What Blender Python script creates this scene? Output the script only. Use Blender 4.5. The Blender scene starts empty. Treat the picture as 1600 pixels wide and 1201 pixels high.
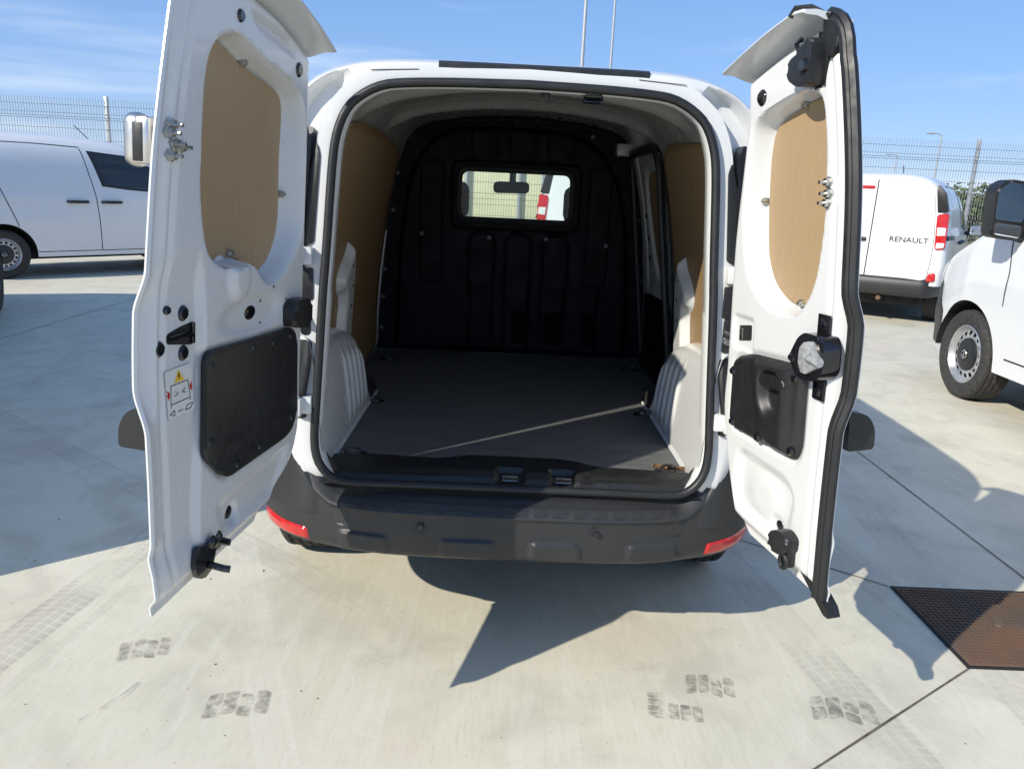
import bpy, bmesh, math, random
import numpy as np
from math import sin, cos, pi, radians, sqrt
from mathutils import Vector, Matrix
random.seed(7); np.random.seed(7)
SC = bpy.context.scene
COL = SC.collection

# ------------------------------------------------------------------ camera
F_PX, CAM, PITCH, YAW, ROLL = 1217.28, (-0.0417, -2.1644, 1.4381), 0.2479, -0.0153, 0.0474
def cam_axes():
    f = Vector((0, cos(PITCH), -sin(PITCH))); d = Vector((0, -sin(PITCH), -cos(PITCH))); r = Vector((1, 0, 0))
    Z = Matrix.Rotation(YAW, 3, 'Z'); f, d, r = Z @ f, Z @ d, Z @ r
    return cos(ROLL) * r - sin(ROLL) * d, sin(ROLL) * r + cos(ROLL) * d, f
cr, cd, cf = cam_axes()
cam_data = bpy.data.cameras.new('camera'); cam = bpy.data.objects.new('camera', cam_data); COL.objects.link(cam)
mw = Matrix.Identity(4)
for i in range(3):
    mw[i][0], mw[i][1], mw[i][2], mw[i][3] = cr[i], -cd[i], -cf[i], CAM[i]
cam.matrix_world = mw
cam_data.sensor_fit = 'HORIZONTAL'; cam_data.sensor_width = 36.0; cam_data.lens = F_PX / 1600 * 36
cam_data.clip_start = 0.05; cam_data.clip_end = 3000
SC.camera = cam

# ------------------------------------------------------------------ light
SUN_S = Vector((1.17, 1.01, -1.0)).normalized()        # travel direction of the sunlight
SUN_EL = math.asin(-SUN_S.z)
world = bpy.data.worlds.new('World'); SC.world = world; world.use_nodes = True
wn, wl = world.node_tree.nodes, world.node_tree.links
wn.clear()
wo = wn.new('ShaderNodeOutputWorld'); bg = wn.new('ShaderNodeBackground'); sky = wn.new('ShaderNodeTexSky')
sky.sky_type = 'NISHITA'; sky.sun_disc = False; sky.sun_elevation = SUN_EL
sky.sun_rotation = math.atan2(-SUN_S.x, -SUN_S.y)
sky.air_density = 0.85; sky.dust_density = 0.0; sky.ozone_density = 5.0; sky.altitude = 300
bg.inputs['Strength'].default_value = 0.15
hs = wn.new('ShaderNodeHueSaturation'); hs.inputs['Saturation'].default_value = 1.42; hs.inputs['Hue'].default_value = 0.5
# thin cirrus and a low bank of cloud, the same all round the horizon
tc = wn.new('ShaderNodeTexCoord'); mp = wn.new('ShaderNodeMapping'); mp.inputs['Scale'].default_value = (1.1, 1.1, 9.0)
mp.inputs['Location'].default_value = (3.3, 1.2, 0.35)
n1 = wn.new('ShaderNodeTexNoise'); n1.inputs['Scale'].default_value = 1.5; n1.inputs['Detail'].default_value = 9; n1.inputs['Roughness'].default_value = 0.58; n1.inputs['Distortion'].default_value = 0.35
cr1 = wn.new('ShaderNodeMapRange'); cr1.inputs[1].default_value = 0.46; cr1.inputs[2].default_value = 0.78; cr1.interpolation_type = 'SMOOTHSTEP'
sep = wn.new('ShaderNodeSeparateXYZ')
hz = wn.new('ShaderNodeMapRange'); hz.inputs[1].default_value = 0.03; hz.inputs[2].default_value = 0.30; hz.inputs[3].default_value = 0.75; hz.inputs[4].default_value = 0.22
mul = wn.new('ShaderNodeMath'); mul.operation = 'MULTIPLY'
mix = wn.new('ShaderNodeMix'); mix.data_type = 'RGBA'
wl.new(tc.outputs['Generated'], mp.inputs['Vector']); wl.new(mp.outputs[0], n1.inputs['Vector']); wl.new(n1.outputs['Fac'], cr1.inputs[0])
wl.new(tc.outputs['Generated'], sep.inputs[0]); wl.new(sep.outputs['Z'], hz.inputs[0])
wl.new(cr1.outputs[0], mul.inputs[0]); wl.new(hz.outputs[0], mul.inputs[1])
wl.new(mul.outputs[0], mix.inputs['Factor']); gm = wn.new('ShaderNodeGamma'); gm.inputs['Gamma'].default_value = 0.36
sc_ = wn.new('ShaderNodeMix'); sc_.data_type = 'RGBA'; sc_.blend_type = 'MULTIPLY'; sc_.inputs['Factor'].default_value = 1.0; sc_.inputs['B'].default_value = (1.88, 2.02, 2.42, 1)
wl.new(sky.outputs[0], gm.inputs['Color']); wl.new(gm.outputs[0], sc_.inputs['A']); wl.new(sc_.outputs['Result'], hs.inputs['Color']); wl.new(hs.outputs[0], mix.inputs['A']); mix.inputs['B'].default_value = (5.6, 5.9, 6.4, 1)
wl.new(mix.outputs['Result'], bg.inputs['Color']); wl.new(bg.outputs[0], wo.inputs['Surface'])
sun_d = bpy.data.lights.new('sun', 'SUN'); sun_d.energy = 4.1; sun_d.angle = radians(0.5); sun_d.color = (1.0, 0.935, 0.81)
sun = bpy.data.objects.new('sun', sun_d); COL.objects.link(sun); sun.rotation_euler = SUN_S.to_track_quat('-Z', 'Y').to_euler(); sun.location = (-8, -8, 12)
SC.view_settings.view_transform = 'Standard'; SC.view_settings.look = 'None'; SC.view_settings.gamma = 1.0
SC.view_settings.use_curve_mapping = False
SC.view_settings.exposure = 0.38

# ------------------------------------------------------------------ materials
class NT:
    def __init__(s, name):
        s.m = bpy.data.materials.new(name); s.m.use_nodes = True
        s.n, s.l = s.m.node_tree.nodes, s.m.node_tree.links
        s.b = s.n['Principled BSDF']
        s._co = None
    def co(s):
        if s._co is None: s._co = s.n.new('ShaderNodeTexCoord').outputs['Object']
        return s._co
    def link(s, v, sock):
        if isinstance(v, (int, float)): sock.default_value = v
        elif isinstance(v, (tuple, list)): sock.default_value = tuple(v) if len(v) == len(sock.default_value) else tuple(v) + (1.0,)
        else: s.l.new(v, sock)
    def math(s, op, a, b=0.0, c=None, clamp=False):
        n = s.n.new('ShaderNodeMath'); n.operation = op; n.use_clamp = clamp
        s.link(a, n.inputs[0]); s.link(b, n.inputs[1])
        if c is not None: s.link(c, n.inputs[2])
        return n.outputs[0]
    def map(s, v, a, b, c=0.0, d=1.0, smooth=True):
        n = s.n.new('ShaderNodeMapRange'); n.interpolation_type = 'SMOOTHSTEP' if smooth else 'LINEAR'
        s.link(v, n.inputs[0])
        for i, q in enumerate((a, b, c, d)): n.inputs[i + 1].default_value = q
        return n.outputs[0]
    def mapping(s, scale=(1, 1, 1), loc=(0, 0, 0), rot=(0, 0, 0), typ='POINT', src=None):
        n = s.n.new('ShaderNodeMapping'); n.vector_type = typ
        n.inputs['Scale'].default_value = scale; n.inputs['Location'].default_value = loc; n.inputs['Rotation'].default_value = rot
        s.l.new(src or s.co(), n.inputs['Vector']); return n.outputs[0]
    def noise(s, sc, detail=4, rough=0.5, vec=None, dist=0.0):
        n = s.n.new('ShaderNodeTexNoise'); n.inputs['Scale'].default_value = sc; n.inputs['Detail'].default_value = detail
        n.inputs['Roughness'].default_value = rough; n.inputs['Distortion'].default_value = dist
        s.l.new(vec or s.co(), n.inputs['Vector']); return n.outputs['Fac']
    def mix(s, f, a, b):
        n = s.n.new('ShaderNodeMix'); n.data_type = 'RGBA'
        s.link(f, n.inputs['Factor']); s.link(a, n.inputs['A']); s.link(b, n.inputs['B']); return n.outputs['Result']
    def tint(s, c, k):
        n = s.n.new('ShaderNodeMix'); n.data_type = 'RGBA'; n.blend_type = 'MULTIPLY'; n.inputs['Factor'].default_value = 1.0
        s.link(c, n.inputs['A']); s.link(k, n.inputs['B']); return n.outputs['Result']
    def bump(s, h, strength=0.3, dist=0.01):
        n = s.n.new('ShaderNodeBump'); n.inputs['Strength'].default_value = strength; n.inputs['Distance'].default_value = dist
        s.l.new(h, n.inputs['Height']); s.l.new(n.outputs[0], s.b.inputs['Normal'])
    def set(s, **k):
        for a, v in k.items(): s.link(v, s.b.inputs[a.replace('_', ' ')])
        return s

def M_simple(name, col, rough=0.5, metal=0.0, coat=0.0, var=0.06, scale=6.0, bump=0.0, bscale=300.0, spec=0.5):
    t = NT(name); c2 = tuple(min(1, c * (1 - var * 2.2)) for c in col)
    f = t.map(t.noise(scale, 5, 0.6), 0.35, 0.7)
    t.set(Base_Color=t.mix(f, col, c2), Roughness=t.map(t.noise(scale * 2.3, 3), 0.3, 0.7, rough * 0.85, min(1, rough * 1.15)), Metallic=metal)
    t.b.inputs['Coat Weight'].default_value = coat; t.b.inputs['Coat Roughness'].default_value = 0.06
    t.b.inputs['Specular IOR Level'].default_value = spec
    if bump: t.bump(t.noise(bscale, 2), bump, 0.002)
    return t.m

MAT = {}
def paint(name, col, dirt=0.35):
    t = NT(name)
    d = t.map(t.noise(2.2, 8, 0.62), 0.5, 0.78)
    dd = t.map(t.noise(28, 5, 0.65, t.mapping((1, 1, 0.25))), 0.56, 0.8)
    f = t.math('MULTIPLY', t.math('ADD', t.math('MULTIPLY', d, 0.45), t.math('MULTIPLY', dd, 0.4)), dirt, clamp=True)
    t.set(Base_Color=t.mix(f, col, (0.52, 0.49, 0.43)), Roughness=t.math('ADD', t.math('MULTIPLY', f, 0.5), 0.26))
    t.b.inputs['Coat Weight'].default_value = 0.45; t.b.inputs['Coat Roughness'].default_value = 0.05
    t.bump(t.noise(5.5, 3), 0.05, 0.01)
    return t.m
MAT['white'] = paint('white_paint', (0.64, 0.65, 0.65))
MAT['white_in'] = paint('white_inner_paint', (0.64, 0.65, 0.64), 0.5)
MAT['hold'] = paint('dimmed_white_paint', (0.40, 0.41, 0.40), 0.5)  # white paint greyed to stand in for the dim light inside the hold
MAT['white_far'] = paint('white_van_paint', (0.72, 0.725, 0.73), 0.2)
MAT['black'] = M_simple('black_plastic', (0.016, 0.017, 0.018), 0.42, var=0.1, scale=20, bump=0.10, bscale=500)
MAT['gloss_black'] = M_simple('gloss_black', (0.008, 0.008, 0.01), 0.12, coat=0.5)
MAT['rubber'] = M_simple('seal_rubber', (0.014, 0.015, 0.017), 0.5, var=0.15, scale=14)
MAT['bulk'] = M_simple('bulkhead_plastic', (0.0035, 0.004, 0.0075), 0.6, var=0.12, scale=5, bump=0.1, bscale=260, spec=0.2)
MAT['dark'] = M_simple('underbody_dark', (0.012, 0.012, 0.012), 0.85)
MAT['steel'] = M_simple('zinc_steel', (0.55, 0.55, 0.53), 0.32, metal=1.0, scale=30)
MAT['darksteel'] = M_simple('dark_steel', (0.09, 0.09, 0.09), 0.35, metal=0.9, scale=30)
MAT['alu'] = M_simple('satin_aluminium', (0.66, 0.64, 0.60), 0.3, metal=1.0, scale=9)
MAT['silver'] = M_simple('wheel_silver', (0.52, 0.53, 0.55), 0.35, metal=0.6, var=0.15, scale=8)
MAT['galv'] = M_simple('galvanised_post', (0.46, 0.47, 0.48), 0.5, metal=0.4, scale=12)
MAT['boltgrey'] = M_simple('dull_bolt', (0.13, 0.13, 0.13), 0.5, metal=0.3)
MAT['wire'] = M_simple('fence_wire', (0.20, 0.22, 0.23), 0.55, metal=0.3)
MAT['red'] = M_simple('red_lens', (0.55, 0.012, 0.012), 0.18, coat=0.6, var=0.12, scale=40)
MAT['orange'] = M_simple('amber_lens', (0.75, 0.22, 0.02), 0.2, coat=0.6)
MAT['clear'] = M_simple('clear_lens', (0.72, 0.72, 0.72), 0.12, coat=0.6)
MAT['chrome'] = M_simple('chrome', (0.62, 0.62, 0.64), 0.15, metal=1.0)
MAT['badge'] = M_simple('dark_chrome_badge', (0.10, 0.10, 0.11), 0.25, metal=0.8)
MAT['grey_lens'] = M_simple('frosted_plastic', (0.36, 0.37, 0.38), 0.28, coat=0.3, scale=60, var=0.2)
MAT['sticker'] = M_simple('sticker_white', (0.74, 0.74, 0.72), 0.4)
MAT['yellow'] = M_simple('warning_yellow', (0.85, 0.52, 0.03), 0.4)
MAT['ink'] = M_simple('print_ink', (0.03, 0.03, 0.03), 0.5)
MAT['cream'] = M_simple('cream_render', (0.74, 0.70, 0.47), 0.9, var=0.05, scale=1.2, bump=0.2, bscale=60)
MAT['roofred'] = M_simple('red_roof', (0.36, 0.13, 0.08), 0.8)
MAT['seat'] = M_simple('seat_fabric', (0.03, 0.032, 0.036), 0.9, bump=0.3, bscale=400)
MAT['dry'] = M_simple('dry_ground', (0.30, 0.26, 0.14), 0.95, var=0.3, scale=0.4)
MAT['cutedge'] = M_simple('cut_plywood_edge', (0.24, 0.13, 0.06), 0.8, var=0.3, scale=90)
def m_bumper():
    t = NT('bumper_plastic')
    d = t.map(t.noise(3.0, 8, 0.65), 0.48, 0.75); sc = t.map(t.noise(60, 4, 0.6, t.mapping((1, 1, 6))), 0.62, 0.72)
    t.set(Base_Color=t.mix(t.math('MULTIPLY', t.math('ADD', d, sc, clamp=True), 0.30), (0.022, 0.023, 0.025), (0.070, 0.068, 0.064)), Roughness=0.46)
    t.bump(t.noise(650, 2), 0.12, 0.002); return t.m
MAT['bumper'] = m_bumper()
def m_ply(name='plywood_film', k=(1, 1, 1)):
    t = NT(name)
    g = t.noise(5, 7, 0.6, t.mapping((14, 14, 1.3)), 0.4); s = t.noise(60, 4, 0.6, t.mapping((6, 6, 1)))
    big = t.noise(2.4, 4)
    c = t.mix(t.map(g, 0.32, 0.7), (0.375, 0.264, 0.148), (0.352, 0.246, 0.136))
    c = t.mix(t.math('MULTIPLY', t.map(s, 0.55, 0.8), 0.22), c, (0.22, 0.14, 0.07))
    c = t.mix(t.math('MULTIPLY', t.map(big, 0.45, 0.75), 0.3), c, (0.42, 0.29, 0.16))
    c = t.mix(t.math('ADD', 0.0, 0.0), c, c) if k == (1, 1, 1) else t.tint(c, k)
    t.set(Base_Color=c, Roughness=t.map(g, 0.3, 0.7, 0.38, 0.55)); t.bump(s, 0.06, 0.002)
    return t.m
MAT['ply'] = m_ply()
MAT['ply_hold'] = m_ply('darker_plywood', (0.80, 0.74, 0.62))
def m_floor():
    t = NT('cargo_floor_board')
    st = t.noise(9, 6, 0.65, t.mapping((0.7, 6, 1))); sc = t.noise(26, 5, 0.7, t.mapping((0.5, 9, 1), rot=(0, 0, 0.3)))
    c = t.mix(t.map(st, 0.3, 0.75), (0.094, 0.099, 0.104), (0.128, 0.131, 0.133))
    c = t.mix(t.math('MULTIPLY', t.map(sc, 0.6, 0.78), 0.45), c, (0.19, 0.185, 0.18))
    t.set(Base_Color=c, Roughness=t.map(st, 0.3, 0.7, 0.5, 0.7)); t.bump(t.noise(420, 2), 0.2, 0.002)
    return t.m
MAT['floor'] = m_floor()
def m_tyre():
    t = NT('tyre_rubber')
    d = t.map(t.noise(45, 6, 0.7), 0.35, 0.8)
    t.set(Base_Color=t.mix(t.math('MULTIPLY', d, 0.5), (0.020, 0.020, 0.021), (0.12, 0.11, 0.095)), Roughness=0.8)
    t.bump(t.noise(120, 3), 0.25, 0.003); return t.m
MAT['tyre'] = m_tyre()
def m_glass():
    t = NT('window_glass'); n, l = t.n, t.l
    tr = n.new('ShaderNodeBsdfTransparent'); tr.inputs[0].default_value = (0.90, 0.955, 0.93, 1)
    gl = n.new('ShaderNodeBsdfGlossy'); gl.inputs['Roughness'].default_value = 0.02
    lw = n.new('ShaderNodeLayerWeight'); lw.inputs[0].default_value = 0.5
    fac = t.math('ADD', t.math('MULTIPLY', t.math('POWER', lw.outputs['Facing'], 4.0), 0.55), 0.04)
    mx = n.new('ShaderNodeMixShader'); l.new(fac, mx.inputs[0]); l.new(tr.outputs[0], mx.inputs[1]); l.new(gl.outputs[0], mx.inputs[2])
    l.new(mx.outputs[0], n['Material Output'].inputs['Surface']); n.remove(t.b); return t.m
MAT['glass'] = m_glass()
def m_tint():
    t = NT('dark_side_glass')
    t.set(Base_Color=(0.012, 0.018, 0.020), Roughness=0.03); t.b.inputs['Coat Weight'].default_value = 0.6; return t.m
MAT['tint'] = m_tint()
def m_mirror():
    t = NT('mirror_glass'); t.set(Base_Color=(0.85, 0.88, 0.9), Roughness=0.02, Metallic=1.0); return t.m
MAT['mirror'] = m_mirror()
def m_rust():
    t = NT('rusty_chequer_plate')
    n = t.noise(3.0, 8, 0.65); n2 = t.noise(22, 6, 0.6)
    c = t.mix(t.map(n, 0.36, 0.62), (0.105, 0.08, 0.062), (0.165, 0.088, 0.052))
    c = t.mix(t.math('MULTIPLY', t.map(n2, 0.5, 0.7), 0.5), c, (0.13, 0.10, 0.08))
    t.set(Base_Color=c, Roughness=0.8, Metallic=0.15); t.bump(n2, 0.3, 0.003); return t.m
MAT['rust'] = m_rust()
def m_leaf(name, a, b):
    t = NT(name); t.set(Base_Color=t.mix(t.map(t.noise(1.3, 4), 0.3, 0.7), a, b), Roughness=0.7); return t.m
MAT['leaf'] = m_leaf('leaf_green', (0.045, 0.075, 0.022), (0.09, 0.115, 0.035))
MAT['bark'] = M_simple('bark', (0.12, 0.09, 0.06), 0.9, var=0.3, scale=8)

def m_concrete():
    t = NT('power_floated_concrete')
    big = t.noise(0.55, 6, 0.6); mid = t.noise(2.6, 7, 0.62, None, 0.6); fine = t.noise(38, 5, 0.65)
    sw = t.noise(7, 6, 0.65, t.mapping((2.5, 0.45, 1), rot=(0, 0, 0.25))); sw2 = t.noise(30, 5, 0.7, t.mapping((3.2, 0.35, 1), rot=(0, 0, -0.12)))
    c = t.mix(t.map(big, 0.3, 0.7), (0.61, 0.572, 0.452), (0.685, 0.648, 0.522))
    c = t.mix(t.math('MULTIPLY', t.map(mid, 0.42, 0.70), 0.75), c, (0.49, 0.465, 0.375))
    c = t.mix(t.math('MULTIPLY', t.map(sw, 0.48, 0.70), 0.45), c, (0.70, 0.675, 0.57))
    c = t.mix(t.math('MULTIPLY', t.map(sw2, 0.48, 0.72), 0.40), c, (0.48, 0.45, 0.36))
    pk = t.map(t.noise(0.9, 3, 0.5, t.mapping(loc=(4.2, 1.7, 0))), 0.52, 0.72)
    c = t.mix(t.math('MULTIPLY', pk, 0.35), c, (0.57, 0.46, 0.375))
    stain = t.map(t.noise(1.7, 8, 0.68, t.mapping(loc=(9.2, 3.7, 0)), 1.2), 0.60, 0.74)
    c = t.mix(t.math('MULTIPLY', stain, 0.28), c, (0.27, 0.25, 0.21))
    # tyre tracks worn into the dust: (x0, y0, heading deg from +y, half width, strength, lighter?)
    tr = [(-1.475, 0.30, 7, .085, .50, 0), (-1.33, 0.30, 7, .02, .25, 0), (-0.40, -0.10, 2, .10, .42, 1), (-0.72, -0.1, -22, .06, .45, 1),
          (1.02, 0.10, -9, .09, .34, 0), (1.62, -0.25, -10, .10, .30, 0), (-2.35, 1.75, -52, .07, .34, 0), (0.12, -0.3, 1, .11, .35, 1), (1.75, 1.3, 6, .09, .25, 0), (-3.1, 3.4, 20, .10, .22, 0)]
    for (x0, y0, a, w, s, lt) in tr:
        v = t.mapping((1, 1, 1), (x0, y0, 0), (0, 0, radians(-a)), 'TEXTURE')
        sx = t.n.new('ShaderNodeSeparateXYZ'); t.l.new(v, sx.inputs[0]); X, Y = sx.outputs['X'], sx.outputs['Y']
        ax = t.math('ABSOLUTE', X); band = t.map(ax, w * 0.86, w, 1, 0)
        edge = t.map(ax, w * 0.55, w * 0.95)
        gro = t.map(t.math('ABSOLUTE', t.math('SUBTRACT', t.math('FRACT', t.math('MULTIPLY', X, 2.2 / w)), 0.5)), 0.36, 0.47, 1, 0.15)
        lat = t.map(t.math('ABSOLUTE', t.math('SUBTRACT', t.math('FRACT', t.math('ADD', t.math('MULTIPLY', Y, 30.0), t.math('MULTIPLY', ax, 9.0))), 0.5)), 0.30, 0.42, 1, 0.45)
        br = t.map(t.noise(2.1, 5, 0.6, v), 0.30, 0.62)
        fade = t.map(t.math('ABSOLUTE', Y), 1.2, 3.2, 1, 0)
        m = t.math('MULTIPLY', t.math('MULTIPLY', t.math('MULTIPLY', band, gro), t.math('MULTIPLY', lat, br)), t.math('MULTIPLY', t.math('MULTIPLY', t.math('ADD', t.math('MULTIPLY', edge, 0.5), 0.6), fade), s))
        c = t.mix(m, c, (0.72, 0.70, 0.63) if lt else (0.24, 0.225, 0.20))
    sp = t.map(t.noise(75, 2, 0.4), 0.735, 0.76)
    c = t.mix(t.math('MULTIPLY', sp, 0.6), c, (0.16, 0.14, 0.11))
    t.set(Base_Color=c, Roughness=t.map(mid, 0.3, 0.7, 0.55, 0.75))
    t.b.inputs['Specular IOR Level'].default_value = 0.35
    t.bump(t.math('ADD', fine, t.math('MULTIPLY', sw, 0.5)), 0.12, 0.004)
    return t.m
MAT['concrete'] = m_concrete()
MAT['joint'] = M_simple('joint_filler', (0.15, 0.13, 0.10), 0.95, var=0.3, scale=20)
def m_print():
    t = NT('rubber_tyre_print'); n, l = t.n, t.l
    tr = n.new('ShaderNodeBsdfTransparent'); mx = n.new('ShaderNodeMixShader')
    f = t.map(t.noise(22, 6, 0.7), 0.34, 0.70, 0.0, 0.27); t.link(f, mx.inputs[0])
    t.set(Base_Color=(0.13, 0.125, 0.115), Roughness=0.9)
    l.new(tr.outputs[0], mx.inputs[1]); l.new(t.b.outputs[0], mx.inputs[2]); l.new(mx.outputs[0], n['Material Output'].inputs['Surface'])
    return t.m
MAT['print'] = m_print()

# ------------------------------------------------------------------ mesh helpers
I4 = Matrix.Identity(4)
def tagthing(o, label, cat, group=None, kind=None):
    if label: o['label'] = label
    if cat: o['category'] = cat
    if group: o['group'] = group
    if kind: o['kind'] = kind
    return o
def finish(name, me, mat, parent=None, smooth=32):
    o = bpy.data.objects.new(name, me); COL.objects.link(o)
    if mat is not None: me.materials.append(MAT[mat] if isinstance(mat, str) else mat)
    if smooth and len(me.polygons):
        me.polygons.foreach_set('use_smooth', [True] * len(me.polygons))
        me.set_sharp_from_angle(angle=radians(smooth))
    if parent: o.parent = parent
    return o
def pyobj(name, V, F, mat, parent=None, smooth=32):
    me = bpy.data.meshes.new(name); me.from_pydata([tuple(v) for v in V], [], [tuple(f) for f in F]); me.update()
    return finish(name, me, mat, parent, smooth)
def gridfaces(nr, nc, closed_c=False, flip=False, off=0):
    f = []
    for i in range(nr - 1):
        for j in range(nc if closed_c else nc - 1):
            a, b = off + i * nc + j, off + i * nc + (j + 1) % nc
            q = (a, b, b + nc, a + nc); f.append(q[::-1] if flip else q)
    return f
def empty(name, loc=(0, 0, 0), rz=0.0):
    o = bpy.data.objects.new(name, None); COL.objects.link(o); o.location = loc; o.rotation_euler = (0, 0, rz); o.empty_display_size = 0.3
    return o
class MB:
    def __init__(s): s.bm = bmesh.new()
    def box(s, c, d, bev=0.0, T=I4, seg=2, rot=None):
        r = bmesh.ops.create_cube(s.bm, size=1.0); vs = r['verts']
        Mx = Matrix.Translation(Vector(c)) @ (rot.to_4x4() if rot else I4) @ Matrix.Diagonal((d[0], d[1], d[2], 1))
        for v in vs: v.co = Mx @ v.co
        if bev:
            es = list({e for v in vs for e in v.link_edges})
            q = bmesh.ops.bevel(s.bm, geom=es, offset=bev, segments=seg, affect='EDGES', profile=0.5, clamp_overlap=True)
            vs = list({v for f in q['faces'] for v in f.verts} | {v for v in vs if v.is_valid})
        if T is not I4:
            for v in vs: v.co = T @ v.co
        return s
    def plate(s, poly, z0, z1, bev=0.0, T=I4, seg=2):
        n = len(poly)
        a = sum(poly[i][0] * poly[(i + 1) % n][1] - poly[(i + 1) % n][0] * poly[i][1] for i in range(n))
        if a < 0: poly = poly[::-1]
        b0 = [s.bm.verts.new((p[0], p[1], z0)) for p in poly]; b1 = [s.bm.verts.new((p[0], p[1], z1)) for p in poly]
        top = s.bm.faces.new(b1); s.bm.faces.new(b0[::-1])
        for i in range(n): s.bm.faces.new((b0[i], b0[(i + 1) % n], b1[(i + 1) % n], b1[i]))
        vs = b0 + b1
        if bev:
            q = bmesh.ops.bevel(s.bm, geom=list(top.edges), offset=bev, segments=seg, affect='EDGES', profile=0.5, clamp_overlap=True)
            vs = list({v for f in q['faces'] for v in f.verts} | {v for v in vs if v.is_valid})
        for v in vs: v.co = T @ v.co
        return s
    def lathe(s, prof, n=32, T=I4, skip=None):
        # prof: (r, h) about local z
        rings = []
        for (r, h) in prof:
            if r < 1e-6: rings.append([s.bm.verts.new(T @ Vector((0, 0, h)))] * n)
            else: rings.append([s.bm.verts.new(T @ Vector((r * cos(2 * pi * k / n), r * sin(2 * pi * k / n), h))) for k in range(n)])
        for i in range(len(rings) - 1):
            for k in range(n):
                if skip and skip(i, k): continue
                q = [rings[i][k], rings[i][(k + 1) % n], rings[i + 1][(k + 1) % n], rings[i + 1][k]]
                u = []
                for v in q:
                    if v not in u: u.append(v)
                if len(u) > 2:
                    try: s.bm.faces.new(u)
                    except ValueError: pass
        return s
    def cyl(s, p, q, r, n=16, r2=None, T=I4, cap=True):
        p, q = Vector(p), Vector(q); d = q - p; L = d.length
        Mx = T @ Matrix.Translation(p) @ d.to_track_quat('Z', 'Y').to_matrix().to_4x4()
        r2 = r if r2 is None else r2
        pr = [(r, 0), (r2, L)]
        if cap: pr = [(0, 0)] + pr + [(0, L)]
        return s.lathe(pr, n, Mx)
    def tube(s, path, r, n=8, closed=False, T=I4, prof=None, up=None):
        P = [Vector(p) for p in path]; m = len(P); rings = []
        pr = prof or [(r * cos(2 * pi * k / n), r * sin(2 * pi * k / n)) for k in range(n)]
        U = Vector(up) if up else None; prev = None
        for i in range(m):
            a = P[(i - 1) % m] if (closed or i > 0) else P[i]; b = P[(i + 1) % m] if (closed or i < m - 1) else P[i]
            t = (b - a).normalized()
            if U is not None: y = (U - U.dot(t) * t).normalized()
            else:
                if prev is None: prev = Vector((0, 0, 1)) if abs(t.z) < 0.9 else Vector((0, 1, 0))
                y = (prev - prev.dot(t) * t).normalized(); prev = y
            x = t.cross(y)
            rings.append([s.bm.verts.new(T @ (P[i] + x * c[0] + y * c[1])) for c in pr])
        k = len(pr)
        for i in range(m if closed else m - 1):
            A, B = rings[i], rings[(i + 1) % m]
            for j in range(k): s.bm.faces.new((A[j], A[(j + 1) % k], B[(j + 1) % k], B[j]))
        if not closed:
            s.bm.faces.new(rings[0][::-1]); s.bm.faces.new(rings[-1])
        return s
    def ball(s, c, r, T=I4, n=12, sc=(1, 1, 1)):
        pr = [(r * sin(pi * i / 8), -r * cos(pi * i / 8)) for i in range(9)]; pr[0] = (0, -r); pr[-1] = (0, r)
        return s.lathe(pr, n, T @ Matrix.Translation(Vector(c)) @ Matrix.Diagonal((sc[0], sc[1], sc[2], 1)))
    def build(s, name, mat, parent=None, smooth=32):
        bmesh.ops.recalc_face_normals(s.bm, faces=s.bm.faces[:])
        me = bpy.data.meshes.new(name); s.bm.to_mesh(me); s.bm.free()
        return finish(name, me, mat, parent, smooth)
def catmull(pts, n, closed=False):
    P = [np.array(p, float) for p in pts]; m = len(P); dense = []
    for i in range(m if closed else m - 1):
        p0 = P[(i - 1) % m] if (closed or i > 0) else P[i]; p1 = P[i]; p2 = P[(i + 1) % m]; p3 = P[(i + 2) % m] if (closed or i < m - 2) else P[(i + 1) % m]
        for k in range(12):
            t = k / 12
            dense.append(0.5 * (2 * p1 + (p2 - p0) * t + (2 * p0 - 5 * p1 + 4 * p2 - p3) * t * t + (3 * p1 - p0 - 3 * p2 + p3) * t ** 3))
    dense.append(P[0] if closed else P[-1])
    D = np.array(dense); s = np.r_[0, np.cumsum(np.linalg.norm(np.diff(D, axis=0), axis=1))]
    q = np.linspace(0, s[-1], n + 1)[:-1] if closed else np.linspace(0, s[-1], n)
    return np.array([np.interp(q, s, D[:, k]) for k in range(D.shape[1])]).T
def roundpoly(pts, r, n=5):
    out = []; m = len(pts)
    for i in range(m):
        p0, p1, p2 = Vector(pts[i - 1][:2]), Vector(pts[i][:2]), Vector(pts[(i + 1) % m][:2])
        a, b = p0 - p1, p2 - p1; rr = min(r if not isinstance(r, (list, tuple)) else r[i], a.length * 0.48, b.length * 0.48)
        A, B = p1 + a.normalized() * rr, p1 + b.normalized() * rr
        for k in range(n + 1):
            t = k / n; out.append(tuple((1 - t) ** 2 * A + 2 * t * (1 - t) * p1 + t * t * B))
    return out
def rect(x0, y0, x1, y1, r=0.0, n=4):
    p = [(x0, y0), (x1, y0), (x1, y1), (x0, y1)]; return roundpoly(p, r, n) if r else p
def sstep(x, a, b):
    t = np.clip((x - a) / (b - a), 0, 1); return t * t * (3 - 2 * t)
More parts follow.
